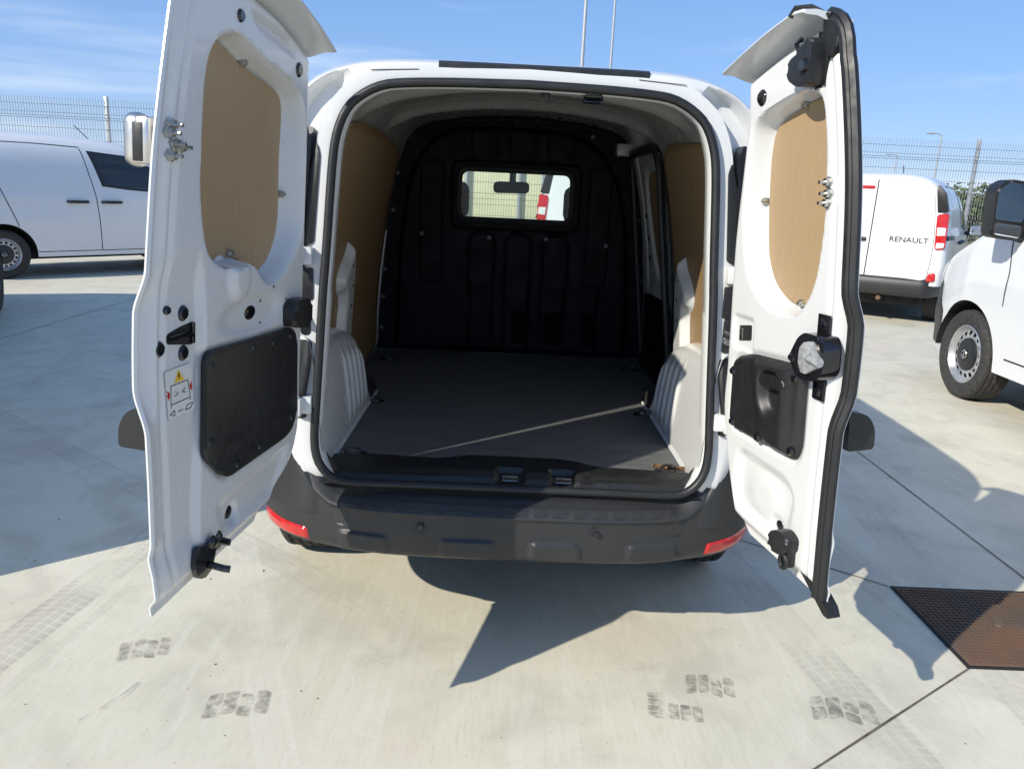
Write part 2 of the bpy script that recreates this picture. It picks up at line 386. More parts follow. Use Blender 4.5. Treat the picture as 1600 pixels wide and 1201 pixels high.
def sdf(X, Y, poly):
    """signed distance to polygon, negative inside"""
    P = np.array(poly, float); d = np.full(X.shape, 1e9); ins = np.zeros(X.shape, bool); n = len(P)
    for i in range(n):
        a, b = P[i], P[(i + 1) % n]; e = b - a
        t = np.clip(((X - a[0]) * e[0] + (Y - a[1]) * e[1]) / (e @ e + 1e-12), 0, 1)
        d = np.minimum(d, np.hypot(X - a[0] - t * e[0], Y - a[1] - t * e[1]))
        if abs(b[1] - a[1]) > 1e-12:
            c = ((a[1] > Y) != (b[1] > Y)) & (X < (b[0] - a[0]) * (Y - a[1]) / (b[1] - a[1]) + a[0]); ins ^= c
    return np.where(ins, -d, d)
def interp(pts, x):
    p = sorted(pts); return np.interp(x, [a for a, _ in p], [b for _, b in p])
def rotx(a): return Matrix.Rotation(a, 4, 'X')
def frame(o, x, y, z):
    m = Matrix.Identity(4)
    for i in range(3): m[i][0], m[i][1], m[i][2], m[i][3] = x[i], y[i], z[i], o[i]
    return m
def text_mesh(name, txt, size, mat, parent, T, ext=0.003, sx=1.0):
    cu = bpy.data.curves.new(name, 'FONT'); cu.body = txt; cu.size = size; cu.extrude = ext; cu.align_x = 'CENTER'; cu.align_y = 'CENTER'; cu.resolution_u = 3
    to = bpy.data.objects.new(name + '_tmp', cu); COL.objects.link(to)
    me = bpy.data.meshes.new_from_object(to.evaluated_get(bpy.context.evaluated_depsgraph_get()))
    bpy.data.objects.remove(to); bpy.data.curves.remove(cu)
    me.transform(T @ Matrix.Diagonal((sx, 1, 1, 1))); me.name = name; me.materials.clear()
    return finish(name, me, mat, parent, 30)

# ================================================================== SETTING
def sheet(name, x0, y0, x1, y1, z, mat, parent=None):
    return pyobj(name, [(x0, y0, z), (x1, y0, z), (x1, y1, z), (x0, y1, z)], [(0, 1, 2, 3)], mat, parent, 0)
ground = sheet('ground', -400, -200, 400, 900, 0.0, 'concrete'); ground['kind'] = 'structure'
field = sheet('field', -400, 15.2, 400, 900, 0.03, 'dry'); field['kind'] = 'structure'
kb = MB().box((0, 15.1, 0.06), (300, 0.22, 0.12), 0.02); kerb = kb.build('kerb', 'galv'); kerb['kind'] = 'structure'; kerb.data.materials[0] = MAT['concrete']
# saw-cut joints in the slab
def joint(a, b, w=0.0065):
    a, b = Vector(a), Vector(b); d = (b - a).normalized(); n = Vector((-d.y, d.x)) * w / 2; V = []
    N = max(2, int((b - a).length / 0.25))
    for i in range(N + 1):
        p = a.lerp(b, i / N); k = 0.75 + 0.5 * random.random()
        V += [(p.x + n.x * k, p.y + n.y * k, 0.0035), (p.x - n.x * k, p.y - n.y * k, 0.0035)]
    pyobj('slab_joint', V, [(2 * i, 2 * i + 1, 2 * i + 3, 2 * i + 2) for i in range(N)], 'joint', ground, 0)
for a, b in [((1.505, 0.04), (-0.9, -1.65)), ((1.50, 0.575), (0.2, 1.58)), ((2.035, 0.57), (4.2, 2.2)), ((2.04, 0.05), (3.6, -1.15)), ((2.11, 14), (2.11, 0.62)), ((-4.265, -4), (-4.265, 14.5)),
             ((-9, 10.4), (9, 10.4)), ((8.2, -4), (8.2, 14.5))]: joint(a, b)
# tread-block prints and a twig-like scuff on the slab
def tyre_print(x, y, rz, sx, sy, rows, skew, cols=4):
    m = MB()
    T = Matrix.Translation((x, y, 0.002)) @ Matrix.Rotation(rz, 4, 'Z')
    for c in range(cols):
        for r in range(rows):
            cx = (c - (cols - 1) / 2) * sx / cols; cy = (r - (rows - 1) / 2) * sy / rows + (0.25 * sy / rows if c % 2 else 0)
            w, h = sx / cols * 0.43, sy / rows * (0.44 if 0 < c < cols - 1 else 0.49)
            k = skew * (1 if c < cols / 2 else -1) * h
            p = [(cx - w + random.uniform(-.1, .1) * w, cy - h - k), (cx + w, cy - h + k * .6), (cx + w * random.uniform(.8, 1.1), cy + h + k), (cx, cy + h * 1.15), (cx - w, cy + h - k * .5)]
            m.plate(roundpoly(p, 0.45 * w, 3), 0.0, 0.0012, 0, T)
    return m.build('tyre_print', 'print', ground, 0)
tyre_print(-0.738, -0.272, 0.1, 0.175, 0.10, 2, 0.25); tyre_print(-1.107, -0.026, 0.25, 0.15, 0.10, 3, 0.3); tyre_print(0.632, -0.105, -0.2, 0.15, 0.09, 2, 0.4)
tyre_print(1.0, -0.20, -0.2, 0.19, 0.10, 2, 0.5)
m = MB(); m.tube([(-1.13, -0.36, .004), (-1.09, -0.30, .007), (-1.06, -0.24, .008), (-1.05, -0.19, .004)], 0.0028, 5); m.build('scuff_mark', 'print', ground)
m = MB(); T = Matrix.Translation((0.50, -0.21, 0.0)) @ Matrix.Rotation(-0.15, 4, 'Z')
for k in range(4): m.plate(rect(-0.075, -0.055 + k * .03, -0.03, -0.03 + k * .03, 0.008), 0.0005, 0.002, 0, T)
for k in range(3): m.plate(rect(-0.015 + k * .034, -0.05, 0.014 + k * .034, 0.02, 0.008), 0.0005, 0.0015, 0, T)
m.build('tyre_print', 'print', ground, 0)
# loose grit
rg = np.random.RandomState(5); V, F = [], []
for i in range(420):
    x, y = rg.uniform(-3.2, 3.4), rg.uniform(-.7, 5.0) ** 1.0; r = .0018 + .0045 * rg.rand() ** 4; k = len(V)
    a = rg.uniform(0, 6.28); pts_ = [(x + r * cos(a + j * 2.09) * rg.uniform(.7, 1.3), y + r * sin(a + j * 2.09) * rg.uniform(.7, 1.3), .0005) for j in range(3)]
    V += pts_ + [(x, y, r * rg.uniform(.6, 1.1))]; F += [(k, k + 1, k + 3), (k + 1, k + 2, k + 3), (k + 2, k, k + 3)]
grit = pyobj('grit', V, F, 'joint', None, 0); tagthing(grit, 'loose grit scattered over the concrete', 'grit', None, 'stuff')
# manhole cover
mh = empty('manhole_cover', (1.77, 0.308, 0)); tagthing(mh, 'square rusty steel chequer-plate cover set in the concrete', 'manhole cover')
m = MB(); m.box((0, 0, 0.0), (0.505, 0.505, 0.014), 0.003); m.build('plate', 'rust', mh)
m = MB()
for i in range(-12, 13):
    m.box((i * 0.0195, 0, 0.0085), (0.0045, 0.49, 0.004)); m.box((0, i * 0.0195, 0.0092), (0.49, 0.0045, 0.004))
m.build('raised_ribs', 'rust', mh)
m = MB(); m.lathe([(0, .0135), (.016, .0135), (.02, .006)], 16); m.build('lift_plug', 'rust', mh)
m = MB()
for s in (-1, 1): m.box((s * .258, 0, 0.001), (0.012, 0.53, 0.010)); m.box((0, s * .258, 0.0005), (0.504, 0.012, 0.010))
m.build('frame', 'dark', mh)

# welded mesh fence
FY, FH = 12.7, 2.62
fence = empty('mesh_fence', (0, FY, 0)); tagthing(fence, 'welded wire mesh fence on galvanised posts along the back of the yard', 'fence')
m = MB(); PW = 2.652
zs = [0.06, 0.26, 0.31, 0.36, 1.0, 1.20, 1.25, 1.30, 2.0, 2.26, 2.31, 2.36, FH]; ys = [0, 0, -.035, 0, 0, 0, -.035, 0, 0, 0, -.035, 0, -.02]
for i in range(53): m.tube([(0.025 + i * .05, y, z) for y, z in zip(ys, zs)], 0.0042, 3)
for z in np.arange(0.1, FH - .05, 0.2): m.tube([(0.0, 0.004, z), (PW, 0.004, z)], 0.004, 3)
for z in (0.26, 0.36, 1.2, 1.3, 2.26, 2.36): m.tube([(0.0, 0.004, z), (PW, 0.004, z)], 0.004, 3)
pan = m.build('wire_panel', 'wire', fence, 0)
m = MB(); m.box((0, 0.045, FH / 2 + .03), (0.06, 0.06, FH + .06), 0.004); post = m.build('post', 'galv', fence)
X0 = -17.98
for k in range(16):
    if k: q = pan.copy(); COL.objects.link(q); q.parent = fence
    else: q = pan
    q.location.x = X0 + k * PW + 0.02
    if k: q = post.copy(); COL.objects.link(q); q.parent = fence
    else: q = post
    q.location.x = X0 + k * PW
# cream building behind the fence, seen through the windscreen
bd = empty('low_building', (0.2, 17, 0)); tagthing(bd, 'low cream rendered building behind the fence, glimpsed through the windscreen', 'building')
m = MB(); m.box((0, 4, 1.7), (9.5, 8, 3.4), 0.02); m.build('wall', 'cream', bd)
m = MB(); m.box((0, 4, 3.47), (9.9, 8.4, 0.14), 0.02); m.build('roof', 'galv', bd)
for x in (-1.25, 0.0, 0.6): m = MB(); m.cyl((x, -.07, 0), (x, -.07, 3.39), 0.055, 10); m.build('downpipe', 'galv', bd)
gh = empty('far_shed', (-13.5, 34, 0)); tagthing(gh, 'far grey shed with a reddish roof beyond the fence on the left', 'shed')
m = MB(); m.box((0, 3, 0.9), (9, 6, 1.8), 0.02); m.build('wall', 'galv', gh)
m = MB(); m.plate([(-3.2, 0), (3.2, 0), (0, 0.45)], -4.7, 4.7, 0, Matrix.Translation((0, 3, 1.81)) @ Matrix.Rotation(pi / 2, 4, 'Z') @ Matrix.Rotation(pi / 2, 4, 'X')); m.build('roof', 'roofred', gh)
# lamp posts
def lamp_post(x, y, h, r, label, arm):
    o = empty('lamp_post', (x, y, 0)); tagthing(o, label, 'lamp post', 'lamp posts beyond the fence')
    m = MB(); m.cyl((0, 0, 0), (0, 0, h), r, 14, r * .6); m.lathe([(r * 2, 0), (r * 2, .03), (r * 1.1, .05)], 14); m.build('pole', 'galv', o)
    m = MB(); m.tube([(0, 0, h - .05), (arm * .3, 0, h + .06), (arm, 0, h + .08)], r * .5, 8); m.build('arm', 'galv', o)
    m = MB(); m.box((arm * 1.35, 0, h + .07), (abs(arm) * .8, .26, .09), .03); m.build('lamp_head', 'galv', o)
lamp_post(2.16, 25, 9.0, 0.078, 'taller light pole rising behind the van roof, thicker of the two', 0.7)
lamp_post(3.9, 32, 11.0, 0.066, 'thinner light pole rising just right of the thicker one above the van roof', 0.7)
lamp_post(27.5, 50, 5.9, 0.062, 'street lamp with flat head right of the compact van, taller of the far pair', -0.55)
lamp_post(34.4, 70, 5.7, 0.06, 'most distant street lamp above the compact van roof', -0.6)
# far hedge trees on the right
def tree(x, y, h, rx, label, seed):
    rnd = np.random.RandomState(seed)
    o = empty('hedge_tree', (x, y, 0.03)); tagthing(o, label, 'tree', 'trees beyond the fence on the right')
    m = MB(); m.cyl((0, 0, -.05), (0.1, 0, h * .5), 0.10, 7, 0.05)
    for k in range(5):
        a = k * 1.3; m.cyl((0.05, 0, h * (.2 + .05 * k)), (rx * .55 * cos(a), rx * .55 * sin(a), h * (.55 + .07 * k)), 0.035, 5, 0.012)
    m.build('trunk', 'bark', o)
    n = 1500; cl = rnd.randn(14, 3) * [rx * .5, rx * .4, h * .2] + [0, 0, h * .58]; V, F = [], []
    c = cl[rnd.randint(0, 14, n)] + rnd.randn(n, 3) * [rx * .2, rx * .2, h * .1]; c[:, 2] = np.clip(c[:, 2], .12, h)
    for i in range(n):
        a = rnd.randn(3); a /= np.linalg.norm(a); b = np.cross(a, rnd.randn(3)); b /= np.linalg.norm(b); s = .07 + .09 * rnd.rand()
        k = len(V); V += [c[i] - a * s, c[i] + b * s * .5, c[i] + a * s, c[i] - b * s * .5]; F.append((k, k + 1, k + 2, k + 3))
    pyobj('crown', V, F, 'leaf', o, 0)
labs = ['round green tree beyond the fence, just right of the compact van roof', 'green tree beyond the fence, behind the leaning fence post', 'green tree beyond the fence, left of the large van mirror', 'green tree beyond the fence, directly behind the large van mirror', 'taller tree beyond the fence at the right edge of the view', 'far green tree beyond the fence, hidden mostly behind the compact van']
for i, (x, y, h, r) in enumerate([(19.5, 33, 2.2, 1.8), (21.8, 34, 2.5, 1.9), (24.6, 35, 2.4, 2.0), (27.2, 35, 2.5, 1.9), (27.6, 31, 4.6, 1.2), (16.6, 34, 2.2, 1.8)]): tree(x, y, h, r, labs[i], 20 + i)

# ================================================================== VANS
class Shape:
    """analytic van skin: x half width as a function of y (length) and z"""
    def __init__(s, roof, width, belt, k, n, sill, axles, R, y0, y1, lean=0.0):
        s.rf = catmull(roof, 200); s.wd = catmull(width, 200); s.belt, s.k, s.n, s.sill, s.axles, s.R, s.y0, s.y1, s.lean = belt, k, n, sill, axles, R, y0, y1, lean
    def zr(s, y): return float(np.interp(y, s.rf[:, 0], s.rf[:, 1]))
    def W(s, y): return float(np.interp(y, s.wd[:, 0], s.wd[:, 1]))
    def zb(s, y): return min(s.belt, s.zr(y) - 0.14)
    def X(s, y, z):
        W, zr, zb = s.W(y), s.zr(y), s.zb(y)
        if z <= zb:
            t = (zb - z) / zb; return W - 0.05 * t ** 2.5 + 0.012 * math.exp(-((z - zb + .28) / .1) ** 2)
        q = min(1, (z - zb) / (zr - zb)); return max(0, (W - s.k * (z - zb)) * (1 - q ** s.n) ** (1 / s.n))
    def bottom(s, y):
        z = s.sill if not (s.tail and y < s.axles[0] - s.R) else s.tail
        for a in s.axles:
            if abs(y - a) < s.R: z = max(z, s.axz + sqrt(s.R ** 2 - (y - a) ** 2))
        return z
    axz = 0.31; tail = None
    def section(s, y, nl=12, nu=26):
        zb, zr = s.zb(y), s.zr(y); z0 = min(s.bottom(y), zb - .05)
        lo = [(s.X(y, z), z) for z in np.linspace(z0, zb, nl)]
        th = np.linspace(0, pi / 2, 240); q = np.sin(th) ** (2 / s.n)
        up = np.array([(s.X(y, zb + (zr - zb) * v), zb + (zr - zb) * v) for v in q]); up[-1, 0] = 0
        L = np.r_[0, np.cumsum(np.hypot(*np.diff(up, axis=0).T))]; g = np.linspace(0, L[-1], nu + 1)[1:]
        return lo + [(np.interp(v, L, up[:, 0]), np.interp(v, L, up[:, 1])) for v in g]
    def yy(s, y, z):
        return y + s.lean * (z - .56) * max(0, 1 - (y - s.y0) / .8)
    def stations(s, extra=()):
        ys = list(np.linspace(s.y0, s.y1, 76)) + [s.y0 + .012, s.y0 + .03, s.y1 - .012, s.y1 - .03] + list(extra)
        for a in s.axles:
            ys += [a + s.R * cos(t) for t in np.linspace(0.01, pi - .01, 26)]
            ys += [a - s.R - .004, a + s.R + .004]
        return sorted(set(round(v, 4) for v in ys if s.y0 <= v <= s.y1))
    def skin(s, name, mat, parent, rear_cap=True, front_cap=True, hole=None, extra=()):
        ys = s.stations(extra); V, F = [], []; n = None
        for y in ys:
            h = s.section(y); full = h + [(-x, z) for x, z in h[::-1][1:]]; n = len(full)
            V += [(x, s.yy(y, z), z) for x, z in full]
        for i in range(len(ys) - 1):
            for j in range(n - 1):
                if hole and hole((ys[i] + ys[i + 1]) / 2, *[(V[i * n + j][c] + V[i * n + j + 1][c] + V[(i + 1) * n + j][c] + V[(i + 1) * n + j + 1][c]) / 4 for c in (0, 2)]): continue
                F.append((i * n + j, (i + 1) * n + j, (i + 1) * n + j + 1, i * n + j + 1))
        if rear_cap: F.append(tuple(range(n)))
        if front_cap: F.append(tuple(range((len(ys) - 1) * n, len(ys) * n))[::-1])
        return pyobj(name, V, F, mat, parent, 30)
    def patch(s, name, poly, side, off, mat, parent, nr=14, nc=14, thick=True):
        """panel laid on the side skin; poly in (y, z)"""
        P = np.array(poly); z0, z1 = P[:, 1].min(), P[:, 1].max(); V, F = [], []
        for i in range(nr + 1):
            z = z0 + (z1 - z0) * min(max(i / nr, .0015), .9985); xs = []
            for a in range(len(P)):
                p, q = P[a], P[(a + 1) % len(P)]
                if (p[1] <= z) != (q[1] <= z): xs.append(p[0] + (z - p[1]) / (q[1] - p[1]) * (q[0] - p[0]))
            a, b = min(xs), max(xs)
            for j in range(nc + 1):
                y = a + (b - a) * j / nc; e = i in (0, nr) or j in (0, nc)
                V.append((side * (s.X(y, z) + (off if not e else 0.0005)), s.yy(y, z), z))
        return pyobj(name, V, gridfaces(nr + 1, nc + 1, flip=side > 0), mat, parent, 40)
    def ribbon(s, name, path, side, w, off, mat, parent):
        P = catmull(path, 40) if len(path) > 2 else np.array([np.array(path[0]) + (np.array(path[1]) - np.array(path[0])) * t for t in np.linspace(0, 1, 24)])
        V = []
        for i in range(len(P)):
            d = P[min(i + 1, len(P) - 1)] - P[max(i - 1, 0)]; d /= np.linalg.norm(d); nn = np.array([-d[1], d[0]]) * w / 2
            for q in (P[i] + nn, P[i] - nn): V.append((side * (s.X(*q) + off), s.yy(*q), q[1]))
        return pyobj(name, V, gridfaces(len(P), 2), mat, parent, 60)
    def well(s, parent, yc, r=None):
        for sd in (-1, 1):
            m = MB(); r_ = r or s.R; n = 18; V = [(sd * (s.W(yc) - .025), sd * (s.W(yc) - .32))]
            pts = [(yc + r_ * cos(t), s.axz + r_ * sin(t)) for t in np.linspace(.02, pi - .02, n)]
            a = [m.bm.verts.new((V[0][0], y, z)) for y, z in pts]; b = [m.bm.verts.new((V[0][1], y, z)) for y, z in pts]
            for i in range(n - 1): m.bm.faces.new((a[i], a[i + 1], b[i + 1], b[i]))
            m.bm.faces.new(b); m.build('wheel_housing', 'dark', parent)

def wheel(parent, c, side, R, w, style='cap', rim=None, tread=False, rz=0.0):
    """wheel > tyre, rim, hub_cap; local z of the lathe points outwards"""
    rim = rim or R * 0.66
    o = empty('wheel'); o.parent = parent
    T = Matrix.Translation(c) @ Matrix.Rotation(rz, 4, 'Z') @ Matrix.Rotation(side * pi / 2, 4, 'Y')
    h = w / 2; m = MB()
    sh = R - .016
    prof = [(rim - .005, -h * .8), (rim + .012, -h * .86), (R * .84, -h * 1.02), (R * .93, -h * .98), (sh + .004, -h * .9)]
    nG = 4; xs = np.linspace(-h * .82, h * .82, nG * 4 + 3)
    for i, x in enumerate(xs): prof.append((R - (0.010 if i % 4 == 3 else 0.0) - .010 * (abs(x) / h) ** 4, x))
    prof += [(sh + .004, h * .9), (R * .93, h * .98), (R * .84, h * 1.02), (rim + .012, h * .86), (rim - .005, h * .8), (rim - .03, h * .5)]
    if tread:
        N = 216; rings = []; np_ = len(prof)
        for i, (r, x) in enumerate(prof):
            tr = 4 <= i <= np_ - 6
            rings.append([m.bm.verts.new(T @ Vector(((r - (0.006 if tr and (k + int(i / 4) * 2) % 6 == 0 else 0)) * cos(2 * pi * k / N), (r - (0.006 if tr and (k + int(i / 4) * 2) % 6 == 0 else 0)) * sin(2 * pi * k / N), x))) for k in range(N)])
        for i in range(np_ - 1):
            for k in range(N): m.bm.faces.new((rings[i][k], rings[i][(k + 1) % N], rings[i + 1][(k + 1) % N], rings[i + 1][k]))
    else: m.lathe(prof, 56, T)
    m.build('tyre', 'tyre', o, 40)
    m = MB()
    N = 64; pr = [(rim - .002, h * .8), (rim - .012, h * .84), (rim - .022, h * .72), (rim - .03, h * .56), (rim * .83, h * .48), (rim * .80, h * .47), (rim * .66, h * .55), (rim * .62, h * .56), (rim * .34, h * .40), (rim * .30, h * .62), (0, h * .62)]
    m.lathe(pr, N, T, skip=lambda i, k: i == 5 and k % 4 in (0, 1)); m.build('rim', 'silver', o)
    m = MB(); m.lathe([(rim - .02, h * .2), (0, h * .2)], 32, T); m.build('brake_disc', 'dark', o)
    m = MB(); cr_ = rim * (.60 if style == 'cap' else .56)
    m.lathe([(cr_, h * .55), (cr_ * .97, h * .66), (cr_ * .8, h * .74), (cr_ * .4, h * .76), (cr_ * .36, h * .70), (0, h * .72)], 40, T)
    m.build('hub_cap', 'black', o)
    m = MB(); e = rim * .15
    if style == 'cap': m.tube([(0, e, h * .78), (e * .62, 0, h * .78), (0, -e, h * .78), (-e * .62, 0, h * .78)], rim * .028, 5, True, T)
    else:
        m.tube([(e * .9 * cos(a), e * .9 * sin(a), h * .78) for a in np.linspace(0, 2 * pi, 18)[:-1]], rim * .02, 5, True, T); m.box((0, 0, h * .79), (e * 2.3, e * .32, .004), 0, T)
    m.build('emblem', 'chrome', o)
    return o

def side_mirror(parent, c, side, sx=0.2, sz=0.2, housing='black', glass=True, tall=False):
    m = MB()
    pl = roundpoly([(-sx * .5, -sz * .5), (sx * .42, -sz * .46), (sx * .5, sz * .3), (sx * .3, sz * .5), (-sx * .5, sz * .45)], [sx * .2] * 5)
    T = frame(Vector(c), Vector((side, 0, 0)), Vector((0, 0, 1)), Vector((0, -1, 0)))
    m.plate(pl, -.085, .02, .03, T, 3)
    m.tube([(-sx * .85, -sz * .3, -.03), (-sx * .4, -sz * .25, -.03)], .028, 8, False, T)
    o = m.build('side_mirror', housing, parent)
    m = MB(); m.plate([(x * .86, y * .84) for x, y in pl], .0205, .0225, 0, T); m.build('mirror_glass', 'mirror', o)
    return o

def zsurf(S, y, x):
    lo, hi = S.zb(y), S.zr(y)
    for _ in range(30):
        md = (lo + hi) / 2
        if S.X(y, md) > abs(x): lo = md
        else: hi = md
    return lo
def windscreen(S, parent, ya, yb, xa, xb, off=0.004, mat='tint'):
    V = []; nr, nc = 14, 24
    for i in range(nr + 1):
        y = ya + (yb - ya) * i / nr; xm = xa + (xb - xa) * i / nr
        for j in range(nc + 1):
            x = xm * (2 * j / nc - 1); V.append((x, S.yy(y, 1.3), zsurf(S, y, x) + off))
    return pyobj('windscreen', V, gridfaces(nr + 1, nc + 1), mat, parent, 50)
def place(name, loc, phi):
    return empty(name, loc, -radians(phi))

def compact_van(label, loc, phi, rear_detail=True, clad=False, group='parked white vans'):
    o = place('parked_van', loc, phi); tagthing(o, label, 'van', group)
    S = Shape([(0, 1.755), (.06, 1.79), (.3, 1.825), (1.4, 1.84), (2.2, 1.81), (2.6, 1.74), (2.9, 1.57), (3.40, 1.15), (3.55, 1.075), (3.95, .99), (4.24, .86), (4.36, .62)],
              [(0, .815), (.03, .845), (.12, .872), (.6, .885), (3.2, .885), (3.8, .86), (4.15, .77), (4.36, .50)], 1.02, .17, 4.4, .27, (.74, 3.44), .385, 0, 4.36, .05)
    S.tail = .50; S.skin('body', 'white_far', o)
    m = MB(); m.box((0, 2.1, .34), (1.35, 3.9, .24), .05); m.build('underbody', 'dark', o)
    for a in (.74, 3.44): S.well(o, a)
    for a in (.74, 3.44):
        for sd in (-1, 1): wheel(o, Vector((sd * .765, a, .31)), sd, .31, .19)
    windscreen(S, o, 2.62, 3.36, .60, .70)
    for sd in (-1, 1):
        win = [(2.03, 1.20), (1.91, 1.62), (2.36, 1.585), (2.70, 1.44), (2.82, 1.34), (2.90, 1.14)]
        S.patch('side_window_frame', [(2.005, 1.17), (1.88, 1.645), (2.38, 1.61), (2.74, 1.46), (2.87, 1.35), (2.94, 1.11)], sd, .004, 'black', o)
        S.patch('side_window', win, sd, .007, 'tint', o)
        S.ribbon('panel_gap', [(1.80, 1.67), (1.85, 1.35), (1.90, 1.05), (1.93, .6), (1.935, .33)], sd, .010, .002, 'dark', o)
        S.ribbon('panel_gap', [(1.80, 1.685), (1.2, 1.70), (.72, 1.685), (.66, 1.60), (.74, 1.2), (.86, .86), (.93, .66)], sd, .010, .002, 'dark', o)
        S.ribbon('panel_gap', [(1.13, .335), (2.2, .335), (3.03, .335)], sd, .010, .002, 'dark', o)
        S.ribbon('panel_gap', [(3.0, 1.10), (2.98, .8), (3.02, .6)], sd, .010, .002, 'dark', o)
        S.ribbon('slide_rail', [(.03, 1.075), (.4, 1.075), (.75, 1.065)], sd, .055, .004, 'black', o)
        for y in (1.66, 2.10):
            S.patch('handle_cup', roundpoly([(y - .09, .93), (y + .09, .93), (y + .09, 1.03), (y - .09, 1.03)], .04), sd, .003, 'white_far', o, 8, 8)
            m = MB(); m.tube([(sd * (S.X(y + d, .98) + off), y + d, .98) for d, off in ((-.13, .006), (-.10, .03), (.10, .03), (.13, .006))], .02, 8); m.build('door_handle', 'black', o)
        side_mirror(o, (sd * 1.03, 2.78, 1.13), sd, .20, .17)
        if clad: S.ribbon('side_moulding', [(1.15, .42), (2.2, .42), (3.0, .42)], sd, .12, .006, 'black', o)
    m = MB(); m.tube([(0, 2.25, 1.80), (0, 2.05, 1.99)], .006, 6); m.build('aerial', 'black', o)
    # rear face
    TR = frame(Vector((0, -.05 * .56, 0)), Vector((1, 0, 0)), Vector((0, .05, 1)), Vector((0, -1, 0)))
    L = roundpoly([(-.70, .56), (-.007, .56), (-.007, 1.735), (-.55, 1.725), (-.64, 1.62), (-.72, 1.0)], [.06, .01, .01, .1, .15, .2])
    R = roundpoly([(.007, .56), (.70, .56), (.72, 1.0), (.64, 1.62), (.55, 1.725), (.007, 1.735)], [.01, .06, .2, .15, .1, .01])
    for q in (L, R): m = MB(); m.plate(q, .0, .022, .010, TR); d = m.build('rear_door', 'white_far', o)
    m = MB(); m.plate(roundpoly([(-.26, .99), (-.04, .99), (-.04, 1.035), (-.26, 1.035)], .015), .02, .05, .01, TR); m.build('door_handle', 'black', o)
    m = MB(); m.plate(roundpoly([(-.27, 1.625), (-.03, 1.625), (-.03, 1.66), (-.27, 1.66)], .012), .02, .034, .006, TR); m.build('brake_light', 'red', o)
    m = MB(); m.box((0, 1.147, .008), (.0135, 1.17, .010), 0, TR); m.build('panel_gap', 'dark', o)
    text_mesh('lettering', 'RENAULT', .088, 'badge', o, TR @ Matrix.Translation((.44, 1.03, .026)), .003, 1.15)
    m = MB(); m.plate(roundpoly([(-.62, .75), (-.12, .75), (-.12, .87), (-.62, .87)], .01), .02, .028, .003, TR); m.build('number_plate', 'sticker', o)
    for sd in (-1, 1):
        m = MB(); m.plate(roundpoly([(sd * .735, .93), (sd * .845, .95), (sd * .825, 1.37), (sd * .70, 1.35)], .03), -.16, .016, .014, TR, 3); t = m.build('tail_light', 'red', o)
        m = MB(); m.plate(roundpoly([(sd * .735, 1.10), (sd * .825, 1.11), (sd * .82, 1.20), (sd * .725, 1.20)], .01), .016, .021, .002, TR); m.build('lamp_segment', 'clear', t)
        m = MB(); m.plate(roundpoly([(sd * .745, .95), (sd * .83, .965), (sd * .83, 1.02), (sd * .745, 1.02)], .01), .016, .021, .002, TR); m.build('lamp_segment', 'clear', t)
        m = MB(); m.plate(roundpoly([(sd * .70, 1.37), (sd * .815, 1.385), (sd * .755, 1.60), (sd * .66, 1.70), (sd * .655, 1.62)], .02), -.16, .008, .01, TR); m.build('corner_trim', 'black', o)
    m = MB(); N = 40; V = []
    prof = [(0.06, .575), (-.03, .57), (-.055, .54), (-.06, .46), (-.05, .38), (-.02, .345), (.06, .335)]
    for i in range(N + 1):
        s = 2 * i / N - 1; a = abs(s); x = np.sign(s) * (.86 - .86 * (1 - a) ** 1.0) if a < .8 else np.sign(s) * (.688 + (a - .8) / .2 * .185)
        y0 = .03 * a ** 2 + (0 if a < .8 else .33 * ((a - .8) / .2) ** 2)
        for y, z in prof: V.append((x, y * (1 if a < .95 else .6) + y0, z + .02 * max(0, a - .8) * 5))
    pyobj('rear_bumper', V, gridfaces(N + 1, len(prof), flip=True), 'bumper', o, 50)
    for sd in (-1, 1):
        m = MB(); m.plate(roundpoly([(sd * .70, .55), (sd * .80, .56), (sd * .79, .66), (sd * .72, .65)], .02), -.08, -.02 + .045, .006, TR); m.build('reflector', 'red', o)
    m = MB(); m.tube([(.2, .0, .30), (.2, .9, .30)], .03, 8); m.lathe([(0, 0), (.09, 0), (.1, .02), (.1, .4), (.09, .42), (0, .42)], 14, Matrix.Translation((-.5, .35, .31)) @ Matrix.Rotation(pi / 2, 4, 'Y')); m.build('exhaust', 'rust', o)
    return o

